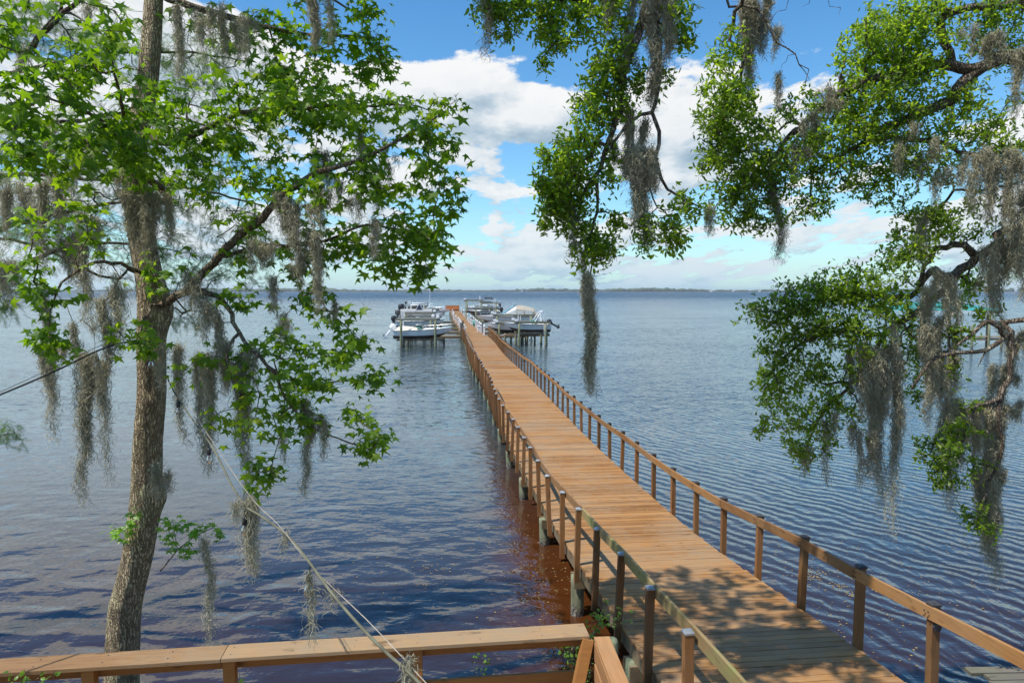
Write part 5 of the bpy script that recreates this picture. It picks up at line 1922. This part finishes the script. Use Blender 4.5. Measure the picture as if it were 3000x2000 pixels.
    if motor:
        for k, my in enumerate(motor[1]):
            om = MB()
            a = R(motor_tilt)
            rot = Matrix.Rotation(a, 3, 'Y')
            S = motor[2]
            piv = np.array([-.12, my, H * .95])

            def q(v):
                return np.array(rot @ Vector(v)) * S + piv
            secs = []
            for zz, sx, sy, ox in ((.0, .16, .13, 0), (.12, .26, .18, -.03), (.34, .30, .20, -.05), (.52, .27, .18, -.05), (.62, .16, .11, -.04)):
                secs.append([q((ox - .15 + sx * math.cos(t), sy * math.sin(t), zz)) for t in np.arange(12) * math.pi / 6])
            om.loft(secs, closed=True)
            o = om.build('outboard_motor', M[motor[0]], root, smooth=True)
            lg = MB()
            lg.loft([[q((-.15 + sx * math.cos(t), sy * math.sin(t), zz)) for t in np.arange(8) * math.pi / 4] for zz, sx, sy in ((.05, .13, .10), (-.4, .10, .06), (-.75, .12, .04), (-.78, .22, .06), (-.86, .20, .06), (-1.05, .10, .015))], closed=True)
            lg.build('motor_leg', M['hull_dark'] if motor[0] != 'gelcoat' else M['gelcoat'], o)
            pr = MB()
            c = np.array([-.40, 0, -.82])
            for b3 in range(3):
                t = b3 * 2.094
                e = np.array([0, math.cos(t), math.sin(t)])
                f = np.array([0, -math.sin(t), math.cos(t)])
                pr.raw([q(c + e * .03 - f * .03), q(c + e * .17 - f * .07 + np.array([.03, 0, 0])), q(c + e * .18 + f * .07), q(c + e * .03 + f * .03 - np.array([.03, 0, 0]))], [(0, 1, 2, 3)])
            pr.tube([q(c - np.array([.06, 0, 0])), q(c + np.array([.1, 0, 0]))], .04 * S, 8)
            pr.build('propeller', M['black_plastic'], o)
    return root, top


def pilings(root, P, zs, name='pile', r0=.14):
    for (x, y), z in zip(P, zs):
        b = MB().lathe([(r0, -1.2), (r0 * .98, 0), (r0 * .95, z * .6), (r0 * .9, z), (r0 * .5, z + .02)], (x, y, 0), 12)
        b.build(name, M['pile_wood'], root, smooth=True)


def lift(loc, rz, label, L, W, zt, zb, piles=2, box=True):
    """four piles, two top beams running with the boat, cradle beams and bunks under it, cables"""
    root = empty('boat_lift', loc, rz, label, 'boat lift', 'boat lifts beside the dock')
    xs = (L * .14, L * .70)
    for sg in (1, -1):
        pilings(root, [(x, sg * W / 2) for x in xs], [zt] * 2)
        MB().beam((xs[0] - .5, sg * W / 2, zt + .12), (xs[1] + .5, sg * W / 2, zt + .12), .16, .22).build('top_beam', M['lift_wood'], root)
        MB().tube([(xs[0] - .6, sg * (W / 2 - .16), zt + .10), (xs[1] + .6, sg * (W / 2 - .16), zt + .10)], .04, 8).build('drive_pipe', M['galv'], root)
        MB().box((xs[1] + .28, sg * (W / 2), zt + .36), (.34, .26, .26)).build('lift_motor', M['white_pvc'], root, bevel=.03)
        MB().beam((xs[0] - .6, sg * .55, zb - .10), (xs[1] + .9, sg * .55, zb - .10), .14, .12).build('bunk', M['stringer_wood'], root)
        for x in xs:
            MB().tube([(x, sg * (W / 2 - .16), zt + .08), (x, sg * (W / 2 - .2), zb - .3)], .012, 5).build('cable', M['galv'], root)
        MB().tube([(xs[0] + .1, sg * (W / 2 - .42), zb - .2), (xs[0] + .1, sg * (W / 2 - .42), zt + 1.0)], .045, 8).build('guide_pole', M['white_pvc'], root)
    for x in xs:
        MB().beam((x, -W / 2 + .16, zb - .28), (x, W / 2 - .16, zb - .28), .12, .2).build('cradle_beam', M['galv'], root)
    return root


def XB(px, s):        # world x of a photo column at depth s
    return (px - 1500) / 2000.0 * s


PERP = math.atan2(DOCK_N[1], DOCK_N[0])
LB = PERP            # bow towards the dock from the left
RB = PERP + math.pi  # bow towards the dock from the right


def boats():
    # ---- left side, near to far (stern at the given point, bow towards the dock)
    def left(s, px, dz, **kw):
        return boat('motorboat', (XB(px, s), s, dz), LB, **kw)
    # nearest: white cuddy boat, white outboard
    rc, _t = left(75.5, 1152, .85, label='white motorboat with dark sheer stripe on the nearest left lift', L=6.55, B=2.5, H=.98, hull='hull_grey', stripe='navy', windshield=.55, motor=('gelcoat', (0,), 1.15), motor_tilt=38, cuddy=.5, rails=True, sheer=.28)
    MB().loft([[(x, -w_, 1.0), (x, -w_ * .8, 1.0 + h_), (x, 0, 1.06 + h_), (x, w_ * .8, 1.0 + h_), (x, w_, 1.0)] for x, w_, h_ in ((.25, 1.0, .12), (.8, 1.1, .40), (1.8, 1.14, .34), (2.6, 1.1, .22), (3.1, 1.05, .10))]).build('cockpit_cover', M['cream_vinyl'], rc, smooth=True)
    lift((XB(1152, 75.5), 75.5, 0), LB, 'nearest left boat lift on green-stained piles', 6.6, 3.7, 2.95, .85)
    left(83, 1160, 1.55, label='pale blue motorboat with twin black outboards behind the nearest left boat', L=5.9, B=2.4, H=.95, hull='hull_blue', motor=('black_plastic', (-.4, .4), 1.1), motor_tilt=12, cuddy=.42, windshield=.4)
    lift((XB(1160, 83), 83, 0), LB, 'second left boat lift from the near end', 6.0, 3.6, 2.75, 1.55)
    # grey-covered boat with triangular tower
    r3, top = left(92, 1172, 2.0, label='grey canvas-covered boat with a triangular tow frame, left side', L=6.0, B=2.4, H=.9, hull='hull_grey', motor=('hull_dark', (0,), 1.25), motor_tilt=5, cuddy=.4, seats=False)
    MB().loft([[(x, y, z) for (x, y, z) in ((t, -1.15, .95), (t, -1.0, 1.5), (t, 0, 1.72), (t, 1.0, 1.5), (t, 1.15, .95))] for t in (.1, 1.6, 3.2, 4.3)]).build('boat_cover', M['canvas_grey'], r3)
    fr = MB()
    for sg in (-1, 1):
        fr.tube([(2.0, sg * 1.1, 1.3), (2.6, sg * .5, 2.5), (3.2, sg * 1.1, 1.3)], .04, 6)
    fr.tube([(2.6, -.5, 2.5), (2.6, .5, 2.5)], .04, 6)
    fr.build('tow_frame', M['aluminium'], r3)
    MB().loft([[(2.1, -.55, 1.6), (3.1, -.55, 1.6), (2.6, -.45, 2.4)], [(2.1, -.50, 1.6), (3.1, -.50, 1.6), (2.6, -.40, 2.4)]], closed=True).build('frame_screen', M['navy'], r3)
    lift((XB(1172, 92), 92, 0), LB, 'third left boat lift from the near end', 6.2, 3.6, 3.1, 2.0)
    # long white sport boat, black outboard
    r4, top = left(105, 1183, 2.2, label='long white sport boat with red flash and tall black outboard, left side', L=7.2, B=2.45, H=.95, hull='gelcoat', stripe='red_stripe', motor=('black_plastic', (0,), 1.7), motor_tilt=8, cuddy=.62, seats=True, sheer=.15)
    lift((XB(1183, 105), 105, 0), LB, 'fourth left boat lift from the near end', 7.0, 3.8, 3.2, 2.2)
    # two slim white hulls side by side, high
    for k, (px, s, z) in enumerate(((1186, 122, 3.0), (1192, 127, 3.2))):
        boat('motorboat', (XB(px, s), s, z), LB, ['nearer slim white skiff hull set high on a far left lift', 'farther slim white skiff hull set high on a far left lift'][k], 4.0, 1.5, .55, cuddy=.7, seats=False, motor=('black_plastic', (0,), .7) if k else None)
    lift((XB(1186, 124.5), 124.5, 0), LB, 'far left boat lift carrying two slim skiffs', 5.2, 7.2, 3.3, 3.0)
    r5, top = left(114, 1228, 2.2, label='white centre console boat with tall antenna, far left', L=4.6, B=2.2, H=.8, motor=None, cuddy=.5, windshield=.4, rails=True)
    MB().tube([(1.8, 0, .8), (1.8, 0, 4.9)], [.045, .02], 6).build('antenna', M['white_pvc'], r5)
    MB().box((2.0, 0, 1.1), (.7, .8, 1.0)).box((2.0, 0, 1.75), (.5, .9, .1)).build('console', M['gelcoat'], r5, bevel=.04)
    lift((XB(1228, 114), 114, 0), LB, 'fifth left boat lift from the near end', 4.8, 3.4, 3.0, 2.2)

    # ---- right side
    def right(s, px, dz, **kw):
        return boat('motorboat', (XB(px, s), s, dz), RB, **kw)
    r1, top = right(77.5, 1611, 1.45, label='white bowrider with wake tower and black outboard on the nearest right lift', L=5.3, B=2.2, H=.95, hull='hull_grey', stripe='navy', windshield=.5, motor=('black_plastic', (0,), 1.0), motor_tilt=62, cuddy=.52)
    tw = MB()
    for sg in (-1, 1):
        tw.tube([(2.0, sg * .98, 1.0), (1.45, sg * .9, 1.9), (1.15, sg * .75, 2.35), (.95, sg * .6, 2.42)], .05, 7)
        tw.tube([(1.1, sg * .95, 1.0), (1.15, sg * .75, 2.35)], .04, 6)
    tw.tube([(.95, -.6, 2.42), (.9, 0, 2.46), (.95, .6, 2.42)], .06, 7)
    tw.build('wake_tower', M['white_pvc'], r1)
    l1 = lift((XB(1611, 77.5), 77.5, 0), RB, 'nearest right boat lift with walkway beam', 5.3, 3.4, 2.55, 1.45)
    MB().beam((-.3, -1.95, 1.0), (5.0, -1.95, 1.0), .1, .2).build('walkway_beam', M['stringer_wood'], l1)
    MB().beam((-.3, -2.3, 1.12), (5.0, -2.3, 1.12), .6, .05).build('walkway', M['brown_wood'], l1)
    pilings(l1, [(0, -2.3), (1.4, -2.3), (2.8, -2.3), (4.2, -2.3)], [1.05] * 4, r0=.12)
    for x in (1.7, 3.3):
        MB().tube([(x, -2.55, 1.1), (x, -2.55, 2.3)], .05, 7).build('guide_pole', M['white_pvc'], l1)
    for x in (1.5, 3.1):
        MB().tube([(x, -2.6, 1.05), (x + .12, -2.62, .85), (x, -2.6, .75), (x - .1, -2.62, .9), (x, -2.6, 1.05)], .035, 6).build('rope_coil', M['rope_yellow'], l1)
    right(83, 1540, 1.1, label='plain white skiff between the bowrider and the cabin cruiser', L=4.7, B=2.0, H=.95, hull='hull_grey', cuddy=.35, motor=('black_plastic', (0,), .8), motor_tilt=40, sheer=.35)
    lift((XB(1540, 83), 83, 0), RB, 'second right boat lift from the near end', 4.8, 3.2, 2.2, 1.1)
    # cabin cruiser with canvas
    r3, top = right(91, 1575, 1.45, label='large white cabin cruiser under a blue and tan canvas enclosure', L=8.3, B=2.9, H=1.35, hull='gelcoat', cuddy=.58, windshield=.75, rails=True, sheer=.15)
    zt = 1.45
    ribs = []
    for (x, hw, h, zb_) in ((4.7, 1.0, 1.62, 1.55), (3.0, 1.25, 2.85, 1.5), (1.9, 1.3, 2.75, 1.45), (.7, 1.3, 2.45, 1.4), (-.05, 1.25, 1.45, 1.38)):
        ribs.append([(x, -hw, zb_), (x, -hw * .95, zb_ + (h - zb_) * .6), (x, -hw * .6, h), (x, hw * .6, h), (x, hw * .95, zb_ + (h - zb_) * .6), (x, hw, zb_)])
    MB().loft(ribs[1:4], cap=False).build('canopy_top', M['canvas_tan'], r3)
    MB().loft(ribs[0:2], cap=False).build('canopy_front', M['clear_vinyl'], r3)
    for sg in (1, -1):
        MB().beam((4.75, sg * .55, 1.66), (3.0, sg * .70, 2.88), .30, .05).build('canvas_band', M['canvas_blue'], r3)
    MB().beam((3.0, -.8, 2.88), (3.0, .8, 2.88), .35, .05).build('canvas_band', M['canvas_blue'], r3)
    MB().loft(ribs[3:5], cap=False).build('canopy_rear', M['canvas_tan'], r3)
    for sg in (1, -1):
        for x0_, x1_ in ((2.9, 2.0), (1.8, .8)):
            MB().raw([(x0_, sg * 1.285, 1.62), (x1_, sg * 1.32, 1.6), (x1_, sg * 1.30, 2.1), (x0_, sg * 1.26, 2.15), (x0_, sg * 1.27, 1.62), (x1_, sg * 1.30, 1.6), (x1_, sg * 1.28, 2.1), (x0_, sg * 1.24, 2.15)],
                     [(0, 1, 2, 3), (7, 6, 5, 4), (0, 4, 5, 1), (1, 5, 6, 2), (2, 6, 7, 3), (3, 7, 4, 0)]).build('side_window', M['clear_vinyl'], r3)
    for sg in (1, -1):
        MB().lathe([(.12, -.02), (.12, .02)], sides=12).build('porthole', M['black_plastic'], r3).matrix_local = Matrix.Translation((5.9, sg * (1.16), 1.1)) @ Matrix.Rotation(R(90), 4, 'X')
    lift((XB(1575, 91), 91, 0), RB, 'third right boat lift from the near end, under the cabin cruiser', 8.0, 4.2, 2.9, 1.45)
    # far right: dark t-top boats and a small white boat
    r4, top = right(112, 1465, 1.9, label='dark-hulled boat with a black hard top, far right side', L=5.6, B=2.3, H=.9, hull='hull_dark', deck='hull_grey', motor=('black_plastic', (0,), 1.1), motor_tilt=20, cuddy=.4)
    tt = MB()
    for x in (1.8, 3.1):
        for sg in (-1, 1):
            tt.tube([(x, sg * .8, .9), (x, sg * .7, 2.4)], .035, 6)
    tt.build('top_frame', M['aluminium'], r4)
    MB().box((2.45, 0, 2.45), (2.0, 1.9, .10)).build('hard_top', M['canvas_black'], r4, bevel=.03)
    lift((XB(1465, 112), 112, 0), RB, 'fourth right boat lift from the near end', 5.8, 3.6, 3.2, 1.9)
    right(126, 1418, 2.4, label='small white runabout far out on the right side', L=3.6, B=1.7, H=.7, cuddy=.5, seats=False)
    lift((XB(1418, 126), 126, 0), RB, 'fifth right boat lift from the near end', 4.6, 3.4, 4.3, 2.4)
    r6, top = right(140, 1462, 2.2, label='farthest right boat with a dark folded bimini', L=5.0, B=2.2, H=.85, hull='hull_grey', motor=('hull_dark', (0,), 1.0), cuddy=.45)
    MB().loft([[(1.2, -.9, 2.3), (1.2, .9, 2.3), (1.2, 0, 2.6)], [(3.0, -.9, 2.3), (3.0, .9, 2.3), (3.0, 0, 2.65)]], closed=True).build('bimini', M['canvas_black'], r6)
    b6 = MB()
    for x in (1.3, 2.9):
        for sg in (-1, 1):
            b6.tube([(2.1, sg * .95, .85), (x, sg * .85, 2.3)], .03, 5)
    b6.build('bimini_frame', M['aluminium'], r6)
    lift((XB(1462, 140), 140, 0), RB, 'farthest right boat lift', 5.2, 3.6, 3.6, 2.2)
    # ---- finger walkways from the dock to the lifts
    labs = ['left', 'right']
    ords = ['first', 'second', 'third', 'fourth', 'fifth', 'sixth']
    for sg, ss in ((-1, (80.3, 88.5, 97, 109.5, 118)), (1, (80.5, 87.2, 97, 118, 131))):
        for k, s in enumerate(ss):
            p = dock(s, sg * 1.36, 0)
            L = 6.6 if sg < 0 else 5.0
            root = empty('finger_walkway', (p[0], p[1], 0), PERP if sg > 0 else PERP + math.pi, '%s finger walkway on the %s side of the dock, counted from the railings' % (ords[k], labs[sg > 0]), 'walkway', 'finger walkways')
            for j in range(4):
                MB().beam((0, -.42 + .28 * j, p[2] - .06), (L, -.42 + .28 * j, p[2] - .06), .25, .045).build('plank', M['brown_wood'], root)
            MB().beam((0, -.5, p[2] - .2), (L, -.5, p[2] - .2), .06, .2).build('joist', M['stringer_wood'], root)
            MB().beam((0, .5, p[2] - .2), (L, .5, p[2] - .2), .06, .2).build('joist', M['stringer_wood'], root)
            pilings(root, [(2.2, -.62), (L - .2, -.62), (L - .2, .62)], [1.2, 1.5, 1.2], r0=.12)
    # ---- white pedestals, tubs and other things on the dock edge
    r = np.random.default_rng(14)

    def pedestal(s, lat, label, h=1.05):
        p = dock(s, lat)
        e = empty('dock_pedestal', p, DOCK_YAW, label, 'pedestal', 'white pedestals along the dock edges')
        MB().box((0, 0, h / 2), (.2, .2, h)).build('shaft', M['white_pvc'], e)
        MB().box((0, 0, h + .02), (.28, .28, .04)).box((0, 0, h + .13), (.26, .26, .18), taper=.1).build('pointed_cap', M['white_pvc'], e)
        MB().beam((-.25, 0, h * .55), (.25, 0, h * .55), .05, .07).build('hose_arm', M['galv'], e)
    words = ['nearest', 'second', 'third', 'fourth', 'fifth', 'sixth', 'seventh', 'eighth', 'ninth', 'tenth', 'eleventh']
    for k, s in enumerate((80.6, 85.5, 88.5, 93, 98, 104, 111, 120, 131, 145, 160)):
        pedestal(s, 1.15, '%s white pointed pedestal on the right dock edge beyond the railing' % words[k])
    for k, s in enumerate((82, 87, 92, 98, 105, 113, 122, 133, 147)):
        pedestal(s, -1.15, '%s white pointed pedestal on the left dock edge beyond the railing' % words[k])
    for k, (s, lat, lab) in enumerate(((86.7, 1.05, 'white slatted tub between two pedestals on the right dock edge'), (84.2, -1.05, 'white slatted tub on the left dock edge by the railing end'), (112, 1.05, 'small white tub far out on the right dock edge'), (106.5, 1.05, 'white tub beside the green hose on the right dock edge'))):
        p = dock(s, lat)
        e = empty('dock_tub', p, DOCK_YAW, lab, 'tub', 'white tubs on the dock')
        MB().box((0, 0, .35), (.55, .7, .7), taper=1.1).build('body', M['white_pvc'], e, bevel=.04)
        MB().box((0, 0, .73), (.66, .82, .06)).build('lid', M['white_pvc'], e, bevel=.02)
    p = dock(101.3, 1.1)
    e = empty('hose_reel', p, DOCK_YAW, 'green hose wound on a reel on the right dock edge', 'hose reel')
    MB().tube([(-.2, 0, .45), (.2, 0, .45)], .36, 16).build('hose', M['green_plastic'], e)
    MB().box((0, 0, .45), (.5, .06, .9)).build('stand', M['white_pvc'], e)
    p = dock(DOCK_END - 1.5, 0)
    e = empty('end_bench', p, DOCK_YAW, 'orange-brown wooden bench box closing the far end of the dock', 'bench')
    MB().box((-.6, 0, .42), (3.6, .6, .08)).build('seat', M['orange_wood'], e)
    MB().box((-.6, .35, .75), (3.6, .08, 1.4)).build('backrest', M['orange_wood'], e)
    for x in (-2.2, 1.0):
        MB().box((x, .1, .2), (.1, .5, .4)).build('leg', M['orange_wood'], e)


boats()


# ------------------------------------------------------------------ neighbour's pier and boathouse at the right
def neighbour():
    s = 75.0
    e = empty('neighbour_pier', (XB(2860, s), s, 0), 0, 'pale narrow pier on posts at the right edge behind the moss', 'pier')
    for k in range(26):
        MB().beam((-2 + k * .9, -.6 + .02 * k, 1.2), (-2 + k * .9 + .86, -.6 + .02 * k, 1.2), 1.2, .06).build('plank', M['brown_wood'], e)
    MB().beam((-2, -1.1, .95), (21, -.6, .95), .08, .25).build('joist', M['brown_wood'], e)
    for x in (-1.2, .6, 2.0, 4.4, 6.4, 9, 12, 15, 18):
        pilings(e, [(x, -1.3)], [2.0 + .5 * (x % 2 > .5)], r0=.13)
    b = empty('boathouse', (XB(2740, s + 3), s + 3, 0), 0, 'open boathouse with a turquoise metal roof at the right behind the oak', 'boathouse')
    pilings(b, [(x, y) for x in (-4.2, 0, 4.2) for y in (-2.6, 2.6)], [4.0] * 6, 'post', .13)
    w, d, h0, h1 = 5.2, 3.6, 4.0, 4.9
    rf = MB()
    rf.raw([(-w, -d, h0), (w, -d, h0), (w, d, h0), (-w, d, h0), (-w + 2.6, 0, h1), (w - 2.6, 0, h1)], [(0, 1, 5, 4), (1, 2, 5), (2, 3, 4, 5), (3, 0, 4), (3, 2, 1, 0)])
    rf.build('roof', M['turquoise'], b)
    MB().beam((-w, -d, h0 - .1), (w, -d, h0 - .1), .1, .2).build('fascia', M['white_pvc'], b)


neighbour()


# ------------------------------------------------------------------ moist air over the river
def haze():
    m = bpy.data.materials.new('haze')
    m.use_nodes = True
    nt = NT(m.node_tree)
    nt.n.clear()
    out = nt.add('ShaderNodeOutputMaterial')
    v = nt.add('ShaderNodeVolumePrincipled')
    v.inputs['Color'].default_value = (.80, .90, 1.0, 1)
    v.inputs['Density'].default_value = .00010
    v.inputs['Anisotropy'].default_value = .2
    nt.l.new(v.outputs[0], out.inputs['Volume'])
    o = MB().box((0, 4440, 10.5), (18100, 9140, 25)).build('haze', m)
    tag(o, 'pale moist haze over the river', 'haze', None, 'stuff')


haze()
